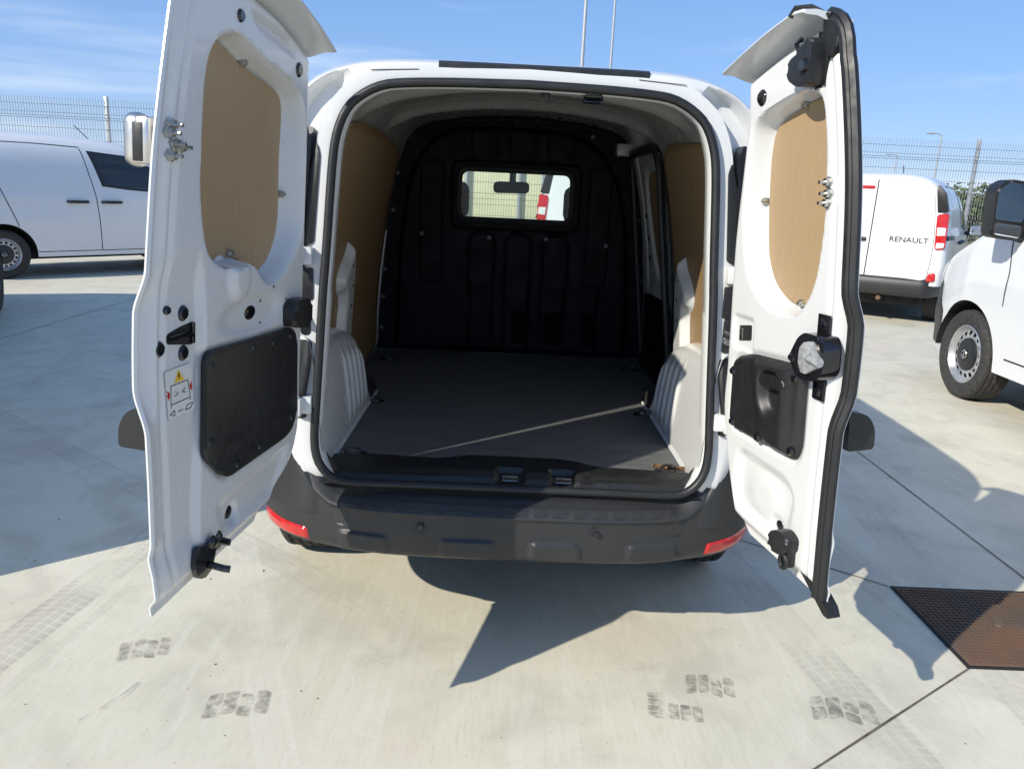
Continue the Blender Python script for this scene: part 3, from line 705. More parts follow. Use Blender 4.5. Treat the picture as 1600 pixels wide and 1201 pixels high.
def tall_van(label, loc, phi, L=5.55, mirror_side=(-1, 1), style='bar'):
    o = place('panel_van', loc, phi); tagthing(o, label, 'van', None)
    D = L - 5.55
    S = Shape([(0, 2.24), (.06, 2.30), (.3, 2.36), (2.4 + D, 2.40), (3.1 + D, 2.36), (3.5 + D, 2.20), (3.85 + D, 1.92), (4.40 + D, 1.42), (4.55 + D, 1.31), (4.95 + D, 1.14), (5.30 + D, .98), (5.46 + D, .80), (5.55 + D, .55)],
              [(0, .93), (.03, .955), (.15, .985), (.8, .99), (4.2 + D, .99), (4.7 + D, .985), (5.05 + D, .93), (5.35 + D, .78), (5.55 + D, .45)], 1.18, .12, 5, .30, (.95, 4.55 + D), .42, 0, 5.55 + D, .03)
    S.axz = .34
    S.skin('body', 'white_far', o)
    m = MB(); m.box((0, 2.8 + D / 2, .42), (1.5, 4.6 + D, .24), .05); m.build('underbody', 'dark', o)
    for a in (.95, 4.55 + D): S.well(o, a)
    for a in (.95, 4.55 + D):
        for sd in (-1, 1): wheel(o, Vector((sd * .86, a, .345)), sd, .345, .225, style)
    windscreen(S, o, 3.5 + D, 4.42 + D, .68, .82)
    for sd in (-1, 1):
        y = 4.3 + D
        S.patch('side_window_frame', [(2.95 + D, 1.30), (2.9 + D, 1.98), (3.5 + D, 1.96), (3.75 + D, 1.80), (4.12 + D, 1.36), (4.10 + D, 1.25)], sd, .004, 'black', o)
        S.patch('side_window', [(3.0 + D, 1.34), (2.95 + D, 1.94), (3.48 + D, 1.92), (3.70 + D, 1.78), (4.05 + D, 1.36), (4.04 + D, 1.30)], sd, .007, 'tint', o)
        S.ribbon('panel_gap', [(4.18 + D, 1.40), (4.10 + D, 1.0), (4.11 + D, .78)], sd, .011, .002, 'dark', o)
        S.ribbon('panel_gap', [(2.85 + D, 2.02), (2.9 + D, 1.3), (2.95 + D, .8), (2.96 + D, .42)], sd, .011, .002, 'dark', o)
        S.ribbon('panel_gap', [(1.5, .42), (2.9 + D, .42), (4.0 + D, .42)], sd, .011, .002, 'dark', o)
        m = MB(); m.tube([(sd * (S.X(3.15 + D + d, 1.1) + q), 3.15 + D + d, 1.10) for d, q in ((-.12, .005), (-.09, .03), (.09, .03), (.12, .005))], .02, 8); m.build('door_handle', 'black', o)
        # black bumper corner reaching back to the wheel arch
        poly = [(4.55 + D + .44, .34), (4.55 + D + .40, .62), (5.12 + D, .86), (5.40 + D, .80), (5.50 + D, .60), (5.46 + D, .30)]
        S.patch('bumper_corner', poly, sd, .008, 'bumper', o, 12, 12)
        S.patch('headlight', [(5.16 + D, .84), (5.05 + D, 1.02), (5.30 + D, .97), (5.42 + D, .82)], sd, .008, 'clear', o, 8, 8)
    for sd in mirror_side:
        T = frame(Vector((sd * 1.12, 4.02 + D, 1.44)), Vector((sd, 0, .06)), Vector((0, 0, 1)), Vector((0, -1, 0)))
        pl = roundpoly([(-.10, -.20), (.11, -.19), (.13, .13), (.06, .20), (-.10, .19)], [.05] * 5)
        m = MB(); m.plate(pl, -.11, .02, .03, T, 3); m.tube([(-.20, -.18, -.04), (-.05, -.16, -.04)], .035, 8, False, T); m.tube([(-.22, .05, -.04), (-.05, .02, -.04)], .03, 8, False, T)
        mo = m.build('side_mirror', 'black', o)
        m = MB(); m.plate(roundpoly([(-.085, -.075), (.105, -.07), (.112, .12), (.05, .178), (-.085, .172)], .03), .0205, .023, 0, T); m.build('mirror_glass', 'mirror', mo)
        m = MB(); m.plate(roundpoly([(-.085, -.178), (.095, -.17), (.10, -.09), (-.085, -.095)], .025), .0205, .023, 0, T); m.build('mirror_glass', 'mirror', mo)
    TR = frame(Vector((0, 0, 0)), Vector((1, 0, 0)), Vector((0, .03, 1)), Vector((0, -1, 0)))
    for a, b in ((-.86, -.006), (.006, .86)): m = MB(); m.plate(roundpoly([(a, .55), (b, .55), (b, 2.2), (a, 2.2)], .06), -.02, .02, .01, TR); m.build('rear_door', 'white_far', o)
    for sd in (-1, 1): m = MB(); m.plate(roundpoly([(sd * .87, .95), (sd * .93, .95), (sd * .93, 1.5), (sd * .87, 1.5)], .02), -.02, .02, .008, TR); m.build('tail_light', 'red', o)
    m = MB(); m.box((0, -.02, .46), (1.85, .14, .18), .03); m.build('rear_bumper', 'bumper', o)
    return o

compact_van('white compact van parked side-on at the left, nose pointing right', (-7.52, 7.82, 0), 40)
compact_van('white compact van with RENAULT lettering, its rear doors facing us on the right', (4.50, 7.73, 0), 33, clad=True)
compact_van('white van in front of the open van, seen only through its windscreen', (1.17, 8.2, 0), 8)
tall_van('large white van cut off by the right edge, black double mirror and worn front tyre', (4.33, -.84, 0), 2)
tall_van('long white van just outside the left edge, only a tyre and its shadow show', (-3.36, -.60, 0), -24, 7.30, mirror_side=(-1,))

# ================================================================== THE OPEN VAN
van = empty('cargo_van', (0, 0, 0)); tagthing(van, 'white cargo van seen from behind with both rear doors wide open, empty hold', 'van')
LEAN = .072
def ry(z, off=0.0): return off + LEAN * (z - .56)
VS = Shape([(.06, 1.762), (.15, 1.782), (.4, 1.80), (1.0, 1.827), (1.8, 1.835), (2.5, 1.81), (2.85, 1.72), (3.1, 1.55), (3.5, 1.17), (3.65, 1.08), (4.05, 1.0), (4.3, .86), (4.38, .66)],
           [(.06, .845), (.2, .872), (.6, .885), (3.2, .885), (3.85, .86), (4.15, .77), (4.38, .50)], .95, .19, 6, .30, (.80, 3.60), .37, .06, 4.38, LEAN); VS.tail = .52
SW = [(2.10, 1.12), (2.95, 1.06)]
def hole(y, x, z):
    if 2.86 < y < 3.44 and z > VS.zb(y) + .02 and abs(x) < .70 - .1 * (3.44 - y): return True
    if 2.14 < y < 2.92 and 1.13 < z < 1.60 - max(0, y - 2.5) * .35 and abs(x) > .5: return True
    return False
VS.skin('body_shell', 'white', van, rear_cap=False, hole=hole, extra=(2.86, 3.44, 2.14, 2.92))
windscreen(VS, van, 2.83, 3.47, .66, .73, -.004, 'glass')
for sd in (-1, 1):
    VS.patch('side_window', [(2.12, 1.11), (2.12, 1.62), (2.5, 1.60), (2.94, 1.46), (2.95, 1.10)], sd, -.006, 'glass', van)
    VS.ribbon('window_trim', [(2.08, 1.10), (2.06, 1.4), (2.10, 1.63), (2.55, 1.62), (2.96, 1.46), (3.02, 1.2), (2.98, 1.09), (2.5, 1.09), (2.08, 1.10)], sd, .05, .004, 'black', van)
    VS.ribbon('panel_gap', [(2.03, 1.66), (2.06, 1.0), (2.08, .36)], sd, .008, .002, 'dark', van)
    VS.ribbon('panel_gap', [(3.12, 1.05), (3.10, .8), (3.14, .6)], sd, .008, .002, 'dark', van)
    VS.ribbon('side_moulding', [(1.22, .42), (2.2, .42), (3.15, .42)], sd, .14, .006, 'bumper', van)
    side_mirror(van, (sd * 1.02, 2.98, 1.10), sd, .2, .17)
for a in (.80, 3.60): VS.well(van, a)
m = MB(); m.box((0, 2.2, .38), (1.30, 4.0, .26), .06); m.box((0, .35, .40), (1.1, .4, .12), .04); m.build('underbody', 'dark', van)
for sd in (-1, 1):
    wheel(van, Vector((sd * .762, .80, .31)), sd, .31, .185, tread=True); wheel(van, Vector((sd * .762, 3.60, .31)), sd, .31, .185)

# rear opening loop (half), seal outer edge
HALF = [(0, .560), (.25, .560), (.45, .560), (.523, .570), (.564, .604), (.585, .65), (.590, .713), (.585, .80), (.577, .935), (.571, 1.045), (.565, 1.143), (.556, 1.261), (.540, 1.493), (.525, 1.575), (.500, 1.63), (.468, 1.663), (.418, 1.692), (.36, 1.706), (.22, 1.7145), (0, 1.719)]
h = catmull(HALF, 90); LOOP = np.vstack([h, (h[::-1] * [-1, 1])[1:-1]])
def offset_loop(L, d):
    t = np.roll(L, -1, 0) - np.roll(L, 1, 0); t /= np.linalg.norm(t, axis=1)[:, None]
    return L + np.c_[t[:, 1], -t[:, 0]] * d
NL = len(LOOP)
def radial(L, poly, c=(0, 1.1)):
    P = np.array(poly); out = []
    for p in L:
        d = p - c; best = None
        for i in range(len(P)):
            a, b = P[i] - c, P[(i + 1) % len(P)] - c; e = b - a; den = d[0] * e[1] - d[1] * e[0]
            if abs(den) < 1e-12: continue
            t = (a[0] * e[1] - a[1] * e[0]) / den; u = (a[0] * d[1] - a[1] * d[0]) / den
            if t > 0 and -1e-6 <= u <= 1 + 1e-6 and (best is None or t > best): best = t
        out.append(np.array(c) + d * (best or 1))
    return np.array(out)
sec = VS.section(.06); secp = [(x, z) for x, z in sec] + [(-x, z) for x, z in sec[::-1][1:]]
secp = [(max(-.85, min(.85, x)), z) for x, z in secp]
secp = [p for p in secp if p[1] > .80]
outer = radial(LOOP, [(.575, .535), (.635, .585), (.665, .66), (.72, .74), (.80, .76)] + secp + [(-.80, .76), (-.72, .74), (-.665, .66), (-.635, .585), (-.575, .535)])
V = []
def addring(L, yf, dz=0.0): V.extend((p[0], yf(p[1]) + (.05 if dz else 0) * float(1 - sstep(np.array(p[1]), .56, .60)), p[1] - dz * float(1 - sstep(np.array(p[1]), .58, .64))) for p in L)
o2 = LOOP * .0 + offset_loop(LOOP, .035)
def gut(f, p):
    x, z = abs(p[0]), p[1]
    return .055 * float(sstep(np.array(f), .06, .22) * (1 - sstep(np.array(f), .62, .90))) * float(sstep(np.array(z), .95, 1.10)) * float(1 - sstep(np.array(z), 1.690, 1.735)) * float(sstep(np.array(x), .46, .53))
rings = [(offset_loop(LOOP, -.004), .03, None), (LOOP, .012, None), (offset_loop(LOOP, .012), .010, None), (o2, .014, 0.0)]
for f in (.06, .12, .18, .25, .35, .45, .55, .65, .75, .83, .88, .93, .97, .99): rings.append((o2 * (1 - f) + outer * f, .014 + .022 * f ** 2 + .035 * max(0, f - .9) ** 2 * 40, f))
rings.append((outer, None, 1.0))
for i, (L, oy, f) in enumerate(rings):
    for p in L:
        y = VS.yy(.06, p[1]) + .001 if oy is None else min(ry(p[1], oy), VS.yy(.06, p[1]))
        lo = float(1 - sstep(np.array(p[1]), .56, .60)) if i > 1 else 0.0; lz = .016 * float(1 - sstep(np.array(p[1]), .58, .64)) if i > 1 else 0.0
        V.append((p[0], y + .05 * lo + (gut(f, p) if f else 0), p[1] - lz))
pyobj('rear_frame', V, gridfaces(len(rings), NL, True, True), 'white', van, 40)
# seam between roof skin and corner pillar
for sd in (-1, 1):
    P = [(sd * x, ry(1.728 + (.43 - x) * .06, .0105), 1.728 + (.43 - x) * .06) for x in np.linspace(.30, .43, 8)]
    m = MB(); m.tube(P, .0012, 4); m.build('body_seam', 'joint', van)
# rubber seal round the opening
sl = offset_loop(LOOP, -.011); m = MB()
prof = [(.0125 * cos(a), .014 * sin(a)) for a in np.linspace(0, 2 * pi, 13)[:-1]]
m.tube([(p[0], ry(p[1], -.001), p[1]) for p in sl], .012, closed=True, prof=prof, up=(0, -1, 0)); m.build('door_seal', 'rubber', van, 60)
# jamb returning into the hold
INN = [(.70, .565), (.70, .70), (.692, .85), (.68, 1.0), (.655, 1.2), (.62, 1.4), (.585, 1.55), (.555, 1.64), (.50, 1.70), (.40, 1.735), (.2, 1.765), (0, 1.775)]
inn_h = catmull(INN, 60); innp = [tuple(p) for p in inn_h] + [(-p[0], p[1]) for p in inn_h[::-1][1:]]
def xwall(z): return float(np.interp(z, inn_h[:, 1], inn_h[:, 0]))
V = []
j1 = offset_loop(LOOP, -.020); j2 = offset_loop(LOOP, -.026); j3 = offset_loop(LOOP, -.020); j4 = radial(LOOP, innp + [(-.70, .55), (.70, .55)])
j4[:, 1] = np.where(j4[:, 1] < .57, .555, j4[:, 1])
for L, f in [(j1, lambda z: ry(z, .004)), (j2, lambda z: ry(z, .014)), (j3, lambda z: ry(z, .085)), (j3 * .7 + j4 * .3, lambda z: ry(z, .115)), (j3 * .25 + j4 * .75, lambda z: ry(z, .16)), (j4, lambda z: .24)]: addring(L, f, .030)
pyobj('door_jamb', V, gridfaces(6, NL, True), 'white_in', van, 45)
# inner skin of the hold with roof bows
V = []; ysn = np.linspace(.235, 1.93, 60); nsec = len(innp)
for y in ysn:
    for x, z in innp:
        bow = 0.0
        if z > 1.64: bow = .028 * sum(math.exp(-((y - c) / .045) ** 4) for c in (.62, 1.22)) * min(1, (z - 1.64) / .06)
        r = sqrt(x * x + (z - 1.1) ** 2); k = 1 - bow / r
        V.append((x * k, y, 1.1 + (z - 1.1) * k))
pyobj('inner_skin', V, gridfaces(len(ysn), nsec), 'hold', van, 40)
# header details
for (x, z, r) in ((.048, 1.690, .0125),):
    m = MB(); m.lathe([(0, .006), (r * .8, .006), (r, .002), (r * 1.05, 0)], 18, frame(Vector((x, .112, z)), Vector((1, 0, 0)), Vector((0, .5, .87)), Vector((0, -.87, .5)))); m.build('blanking_plug', 'black', van)
T = frame(Vector((.179, .108, 1.680)), Vector((1, 0, 0)), Vector((0, .4, .92)), Vector((0, -.92, .4)))
m = MB(); m.box((0, 0, .004), (.056, .026, .012), .003, T); m.tube([(-.02, .004, .01), (-.02, -.004, .028), (.02, -.004, .028), (.02, .004, .01)], .004, 6, False, T); m.build('lock_striker', 'gloss_black', van)
# dark roof-edge strip and roof corner
V = []; Nn = 40
for i in range(Nn + 1):
    x = -.247 + (.329 + .247) * i / Nn
    for (dy, dz) in ((.020, .004), (-.006, .010), (-.020, .004), (-.022, -.010), (-.010, -.016), (.020, -.016)):
        V.append((x, .120 + dy, zsurf(VS, .075, x) - .013 + dz))
F = gridfaces(Nn + 1, 6, True) + [tuple(range(6)), tuple(range(Nn * 6, Nn * 6 + 6))[::-1]]
pyobj('roof_edge_strip', V, F, 'black', van, 40)

# ------------- cargo floor, sill, bulkhead
FZ = .585
xs = np.linspace(-.70, .70, 61); edge = [(-.70, .165), (-.53, .172), (-.45, .186), (-.2, .168), (-.127, .200), (.15, .196), (.285, .150), (.57, .130), (.70, .130)]
V = []
for x in xs:
    y0 = float(np.interp(x, [a for a, _ in edge], [b for _, b in edge]))
    for y, z in ((y0, FZ - .02), (y0, FZ - .002), (y0 + .003, FZ), (1.0, FZ), (1.90, FZ)): V.append((x, y, z))
pyobj('floor_board', V, gridfaces(len(xs), 5, flip=True), 'floor', van, 30)
nx, ny = 150, 34; X, Yp = np.meshgrid(np.linspace(-.565, .565, nx), np.linspace(0, 1, ny), indexing='ij')
Y0 = -.004 + 0 * X; Y1 = np.interp(X, [a for a, _ in edge], [b for _, b in edge]) + .012; Y = Y0 + (Y1 - Y0) * Yp
Z = .566 + .018 * sstep(Y, .03, .05) + .008 * sstep(Y, .055, .085)
cen = 1 - sstep(np.abs(X - .01), .19, .25); Z += .006 * cen * sstep(Y, .04, .07)
for (cx, hw) in ((0.0, .035), (.161, .032)): Z -= .020 * (1 - sstep(np.abs(X - cx), hw, hw + .012)) * (1 - sstep(np.abs(Y - .075), .028, .04))
Z -= .007 * (1 - sstep(np.abs(X - .235), .015, .022)) * (1 - sstep(np.abs(Y - .07), .02, .03))
Z += .0012 * (np.sin(X * 420) > .2) * (1 - sstep(np.abs(Y - .115), .02, .025)) * (np.abs(X) > .27)
Z = np.minimum(Z, FZ + .012) + .001
V = np.c_[X.ravel(), Y.ravel(), Z.ravel()]
pyobj('sill_cover', V, gridfaces(nx, ny, flip=True), 'black', van, 40)
for (cx, w_) in ((0.0, .022), (.161, .024)):
    m = MB(); T = Matrix.Translation((cx, .078, .574))
    m.box((0, 0, 0), (w_ * 2.1, .05, .006), .002, T); m.tube([(-w_, -.02, .0), (-w_, -.02, .012), (w_, -.02, .012), (w_, -.02, .0)], .0035, 6, False, T); m.build('lock_striker', 'steel', van)
# lashing rings and the cut-outs round them
def lashing(x, y, rz, cut=False):
    T = Matrix.Translation((x, y, FZ + .001)) @ Matrix.Rotation(rz, 4, 'Z')
    m = MB(); m.plate(roundpoly([(-.045, -.022), (.045, -.022), (.045, .022), (-.045, .022)], .02), 0, .003, .001, T); o = m.build('lashing_ring', 'gloss_black', van)
    m = MB(); m.tube([(.024 * cos(a), .014 * sin(a), .010 + .006 * sin(a)) for a in np.linspace(0, 2 * pi, 19)[:-1]], .004, 6, True, T); m.box((0, -.013, .006), (.03, .012, .008), .002, T); m.build('ring', 'darksteel', o)
    if cut:
        m = MB(); P = [(-.05, .028), (-.045, .036), (-.01, .036), (0, .030), (.02, .026), (.06, .026)]
        m.tube([(a, b, .0055) for a, b in P], .004, prof=[(-.0025, -.005), (.0025, -.005), (.0025, .005), (-.0025, .005)], T=T, up=(0, 0, 1)); m.build('cut_edge', 'cutedge', o, 0)
lashing(-.505, .205, .2); lashing(.505, .165, -.1, True); lashing(-.545, .83, 0.1); lashing(.535, .80, -.1); lashing(-.60, 1.6, 0); lashing(.60, 1.6, 0)

# bulkhead: pressed plastic panel as a relief surface (x, z) at y = BY
BY = 1.86
nx, nz = 190, 170
S_, T_ = np.meshgrid(np.linspace(-1, 1, nx), np.linspace(0, 1, nz), indexing='ij')
topz = lambda x: 1.772 - .10 * np.abs(x / .56) ** 3
Zb = FZ + .002 + T_ * 1.19; xw = np.array([xwall(z) for z in np.linspace(.565, 1.775, 200)]); Wd = np.interp(Zb, np.linspace(.565, 1.775, 200), xw); Wd = np.minimum(Wd, .70)
Wd = np.where(Zb > 1.60, np.maximum(Wd, .535 - (Zb - 1.60) * .2), Wd)
Xb = S_ * Wd; Zb = np.minimum(Zb, topz(Xb) - (1 - T_) * .0)
W = np.zeros_like(Xb)
cpan = catmull([(-.60, .60), (-.59, 1.0), (-.56, 1.35), (-.50, 1.55), (-.38, 1.68), (-.2, 1.715), (.15, 1.71), (.35, 1.665), (.48, 1.52), (.55, 1.3), (.585, 1.0), (.60, .60)], 60)
W += .035 * sstep(-sdf(Xb, Zb, cpan), -.005, .02)
def bead(poly, d, w=.006): return .6 * d * (1 - sstep(np.abs(sdf(Xb, Zb, poly)), w * .4, w * 1.4))
for cx in (-.17, .02, .21):
    W -= bead(rect(cx - .065, 1.56, cx + .065, 1.80, .06), .009); W -= bead(rect(cx - .065, .50, cx + .065, 1.21, .06), .010)
for cx in (-.43, .42): W -= bead(rect(cx - .055, .95, cx + .055, 1.55, .03), .008)
W += .014 * sstep(-sdf(Xb, Zb, rect(-.33, 1.22, .32, 1.56, .06)), 0, .012)
for cx in (-.22, .08, .26, .44):
    W -= .008 * (1 - sstep(np.abs(Xb - cx), .002, .008)) * (1 - sstep(Zb, .93, .97)) 
lv = []
for cx in (.05, .21, .40): lv += [(cx, .665 + .028 * k) for k in range(6)]
for cx, cz in lv: W += .012 * (1 - sstep(np.abs(Xb - cx), .035, .05)) * np.clip((Zb - cz + .012) / .02, 0, 1) * (Zb < cz + .009)
WIN = rect(-.283, 1.275, .268, 1.512, .05, 6)
d = sdf(Xb, Zb, WIN)
V = np.c_[Xb.ravel(), (BY - W).ravel(), Zb.ravel()]; dn = d.ravel()
F = [f for f in gridfaces(nx, nz) if max(dn[i] for i in f) > -.004]
bulk = pyobj('bulkhead', V, F, 'bulk', van, 40)
m = MB(); m.tube([(x, BY - .050, z) for x, z in rect(-.290, 1.268, .275, 1.519, .055, 6)], .012, closed=True, prof=[(-.016, -.012), (.014, -.012), (.014, .008), (.004, .014), (-.016, .006)], up=(0, -1, 0)); m.build('window_gasket', 'rubber', bulk)
pyobj('window_glass', [(x, BY - .046, z) for x, z in WIN], [tuple(range(len(WIN)))], 'glass', bulk, 0)
BOLTS = [(-.452, 1.735), (-.02, 1.752), (.36, 1.695), (-.47, 1.19), (-.13, 1.185), (.155, 1.19), (.46, 1.17), (-.66, 1.00), (-.675, .70), (-.62, 1.30), (-.60, 1.48), (.66, 1.00), (.675, .70), (.62, 1.30), (-.67, .86), (.59, 1.48), (.665, .85)]
for bx, bz in BOLTS:
    i = np.argmin((Xb - bx) ** 2 + (Zb - bz) ** 2); w0 = W.ravel()[i]
    m = MB(); m.lathe([(0, .007), (.009, .006), (.0125, .001), (.0125, -.01)], 12, frame(Vector((bx, BY - w0, bz)), Vector((1, 0, 0)), Vector((0, 0, 1)), Vector((0, -1, 0)))); m.build('bolt', 'boltgrey', bulk)

m = MB(); m.tube([(x, BY + .005, float(np.interp(abs(x), inn_h[::-1, 0], inn_h[::-1, 1])) - .012) for x in np.linspace(-.52, .52, 40)], .022, 8); m.build('light_leak_filler', 'bulk', bulk)  # dark filler added to block cab light leaking over the bulkhead
# wheel arches with pressed ribs
def arch(sd):
    ys = np.linspace(.02, 1.03, 200); V = []
    zt = [(0, 1.04), (.10, 1.0), (.22, .968), (.40, .945), (.58, .928), (.68, .912), (.75, .880), (.79, .83), (.825, .76), (.855, .68), (.885, .62), (.93, .590), (1.03, .583)]
    ztc = catmull(zt, 100); prof_n = 22
    for y in ys:
        z1 = float(np.interp(y, ztc[:, 0], ztc[:, 1])); H = z1 - FZ
        rib = 0
        for c in (.44, .52, .60, .68, .755): rib += math.exp(-((y - c) / .013) ** 6)
        tail = max(0, (y - .84) / .19)
        for i in range(prof_n):
            t = i / (prof_n - 1)
            if t < .62: q = t / .62; x = .556 + .004 * (q < .06) + .022 * q + .014 * q ** 5; z = FZ + (H - .05) * q if H > .08 else FZ + H * q * .6
            else:
                q = (t - .62) / .38; a = q * pi / 2; x = .592 + .125 * q ** 1.5; z = (z1 - .05 if H > .08 else FZ + H * .6) + (.05 if H > .08 else H * .4) * sin(a)
            r = rib * (1 - sstep(np.array(abs(t - .33)), .20, .26)) * .0075
            x += tail * .10 * t
            V.append((sd * (min(x - r, .72)), y + .02 * (1 - t) * tail, z))
    return pyobj('wheel_arch', V, gridfaces(len(ys), prof_n, flip=sd > 0), 'white_in', van, 40)
arch(-1); arch(1)
for sd in (-1, 1):
    m = MB(); m.tube([(sd * .556, y, FZ + .004) for y in np.linspace(.2, .98, 8)], .006, 6); m.build('arch_flange', 'white_in', van)
# side linings
def lining(name, sd, outline, mat, inset, thick=.004):
    """plate following the inner wall; outline in (y, z)"""
    P = np.array(outline); nr, nc = 26, 26; V = []; z0, z1 = P[:, 1].min(), P[:, 1].max()
    for i in range(nr + 1):
        z = z0 + (z1 - z0) * min(max(i / nr, .002), .998); ysx = []
        for a in range(len(P)):
            p, q = P[a], P[(a + 1) % len(P)]
            if (p[1] <= z) != (q[1] <= z): ysx.append(p[0] + (z - p[1]) / (q[1] - p[1]) * (q[0] - p[0]))
        a, b = min(ysx), max(ysx)
        for j in range(nc + 1): V.append((sd * (xwall(z) - inset), a + (b - a) * j / nc, z))
    o = pyobj(name, V, gridfaces(nr + 1, nc + 1, flip=sd < 0), mat, van, 40)
    md = o.modifiers.new('thickness', 'SOLIDIFY'); md.thickness = thick; md.offset = 1
    return o
def dome(name, sd, outline, mat, base, height, soft, parent):
    P = np.array(outline); n = 44; Yg, Zg = np.meshgrid(np.linspace(P[:, 0].min(), P[:, 0].max(), n), np.linspace(P[:, 1].min(), P[:, 1].max(), n), indexing='ij')
    d = sdf(Yg, Zg, P); h_ = base + height * sstep(-d, -.004, soft); k = (d < .008).ravel(); idx = np.cumsum(k) - 1
    V = [(sd * (xwall(z) - w), y, z) for y, z, w, q in zip(Yg.ravel(), Zg.ravel(), h_.ravel(), k) if q]
    F = [tuple(int(idx[i]) for i in f) for f in gridfaces(n, n, flip=sd < 0) if all(k[i] for i in f)]
    return pyobj(name, V, F, mat, parent, 60)
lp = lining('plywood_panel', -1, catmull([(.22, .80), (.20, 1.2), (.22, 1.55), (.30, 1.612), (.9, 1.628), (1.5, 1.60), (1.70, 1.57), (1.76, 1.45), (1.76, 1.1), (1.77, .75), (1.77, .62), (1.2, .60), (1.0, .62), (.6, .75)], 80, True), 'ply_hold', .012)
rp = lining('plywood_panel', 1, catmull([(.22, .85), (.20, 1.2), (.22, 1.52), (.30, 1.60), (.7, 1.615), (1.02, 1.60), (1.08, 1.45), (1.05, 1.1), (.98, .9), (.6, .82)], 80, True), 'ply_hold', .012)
for sd in (-1, 1):
    # strut tower pressing standing in front of the panel
    P = catmull([(.76, .78), (.77, .98), (.72, 1.02), (.69, 1.08), (.73, 1.13), (.79, 1.17), (.83, 1.22), (.88, 1.18), (.93, 1.09), (.95, .95), (.94, .80), (.86, .74)], 50, True)
    o = dome('strut_tower', sd, P, 'white_in', .004, .042, .040, van)
    m = MB()
    for y, z in ((.82, 1.12), (.86, 1.04), (.865, .96)): m.lathe([(0, .003), (.006, .003), (.006, 0)], 10, frame(Vector((sd * (xwall(z) - .0455), y, z)), Vector((0, 1, 0)), Vector((0, 0, 1)), Vector((-sd, 0, 0))))
    m.build('drain_hole', 'dark', o)
# sliding-door inside on the right wall
def slide_door():
    nr, nc = 90, 60; Yg, Zg = np.meshgrid(np.linspace(1.11, 1.80, nc), np.linspace(.60, 1.60, nr), indexing='ij')
    hgt = .014 + 0 * Yg
    wp = catmull([(1.24, 1.16), (1.20, 1.35), (1.24, 1.50), (1.36, 1.53), (1.52, 1.50), (1.56, 1.36), (1.50, 1.16), (1.38, 1.08)], 50, True)
    hgt -= .022 * sstep(-sdf(Yg, Zg, wp), -.03, .012)
    hgt -= .012 * (1 - sstep(np.abs(Yg - 1.68), .015, .03)) * sstep(Zg, .95, 1.05)
    V = [(xwall(z) - w, y, z) for y, z, w in zip(Yg.ravel(), Zg.ravel(), hgt.ravel())]
    o = pyobj('sliding_door_lining', V, gridfaces(nc, nr), 'white_in', van, 40)
    V2 = []; P = wp
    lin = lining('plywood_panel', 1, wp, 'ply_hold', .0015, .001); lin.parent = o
    lo = lining('lower_trim', 1, roundpoly([(1.13, .61), (1.78, .61), (1.78, .96), (1.13, .98)], .04), 'bulk', .018, .006); lo.parent = o
    m = MB(); m.tube([(xwall(z) - .022, y, z) for y, z in roundpoly([(1.09, .60), (1.82, .60), (1.82, 1.62), (1.12, 1.62)], .09, 6)], .016, 8, True); m.build('door_seal', 'rubber', o)
    for y, z in ((1.62, 1.33), (1.60, 1.23), (1.605, 1.14), (1.64, 1.335), (1.585, 1.145)):
        m = MB(); m.lathe([(0, .002), (.010, .002), (.010, -.002)], 12, frame(Vector((xwall(z) - .0155, y, z)), Vector((0, 1, 0)), Vector((0, 0, 1)), Vector((-1, 0, -.15)).normalized())); m.build('hole', 'dark', o)
slide_door()
# white B-pillar strips beside the bulkhead
for sd in (-1, 1): lining('pillar_strip', sd, [(1.78, .62), (1.83, .62), (1.835, 1.1), (1.80, 1.2)], 'white_in', .014, .01)
# roof bow / box section at the front of the hold, right
m = MB(); m.box((.515, 1.80, 1.635), (.09, .10, .06), .01); m.build('roof_bracket', 'hold', van)

# ------------- cab seen through the bulkhead window
m = MB(); m.box((0, 3.30, .80), (1.44, .5, .46), .10); m.build('dashboard', 'bulk', van)
m = MB(); m.box((0, 2.6, .40), (1.5, 1.6, .08), .02); m.build('cab_floor', 'dark', van)
for sx in (-.38, .38):
    m = MB(); m.box((sx, 2.42, .62), (.48, .5, .16), .05); o = m.build('seat', 'seat', van)
    m = MB(); m.box((sx, 2.16, .95), (.46, .12, .60), .055, I4, 3, Matrix.Rotation(-.16, 3, 'X')); m.build('backrest', 'seat', o)
    m = MB(); m.box((sx, 2.07, 1.36), (.26, .10, .19), .045, I4, 3); m.tube([(sx - .06, 2.08, 1.2), (sx - .06, 2.075, 1.3)], .007, 6); m.tube([(sx + .06, 2.08, 1.2), (sx + .06, 2.075, 1.3)], .007, 6); m.build('headrest', 'seat', o)
m = MB(); m.plate(rect(-.115, -.035, .115, .035, .03), 0, .03, .01, frame(Vector((-.027, 2.98, 1.432)), Vector((1, 0, .02)), Vector((0, .1, 1)), Vector((0, -1, .1)))); m.tube([(-.02, 2.99, 1.46), (-.02, 2.97, 1.60)], .022, 8); o = m.build('rear_view_mirror', 'black', van)
m = MB(); m.tube([(-.40 + .18 * cos(a), 2.90 - .07 * sin(a), .98 + .17 * sin(a)) for a in np.linspace(0, 2 * pi, 25)[:-1]], .015, 8, True); m.box((-.40, 2.93, .98), (.16, .05, .10), .02); m.build('steering_wheel', 'black', van)
m = MB(); m.box((0, 2.5, 1.76), (1.0, 1.0, .02), .005); m.build('headliner', 'bulk', van)

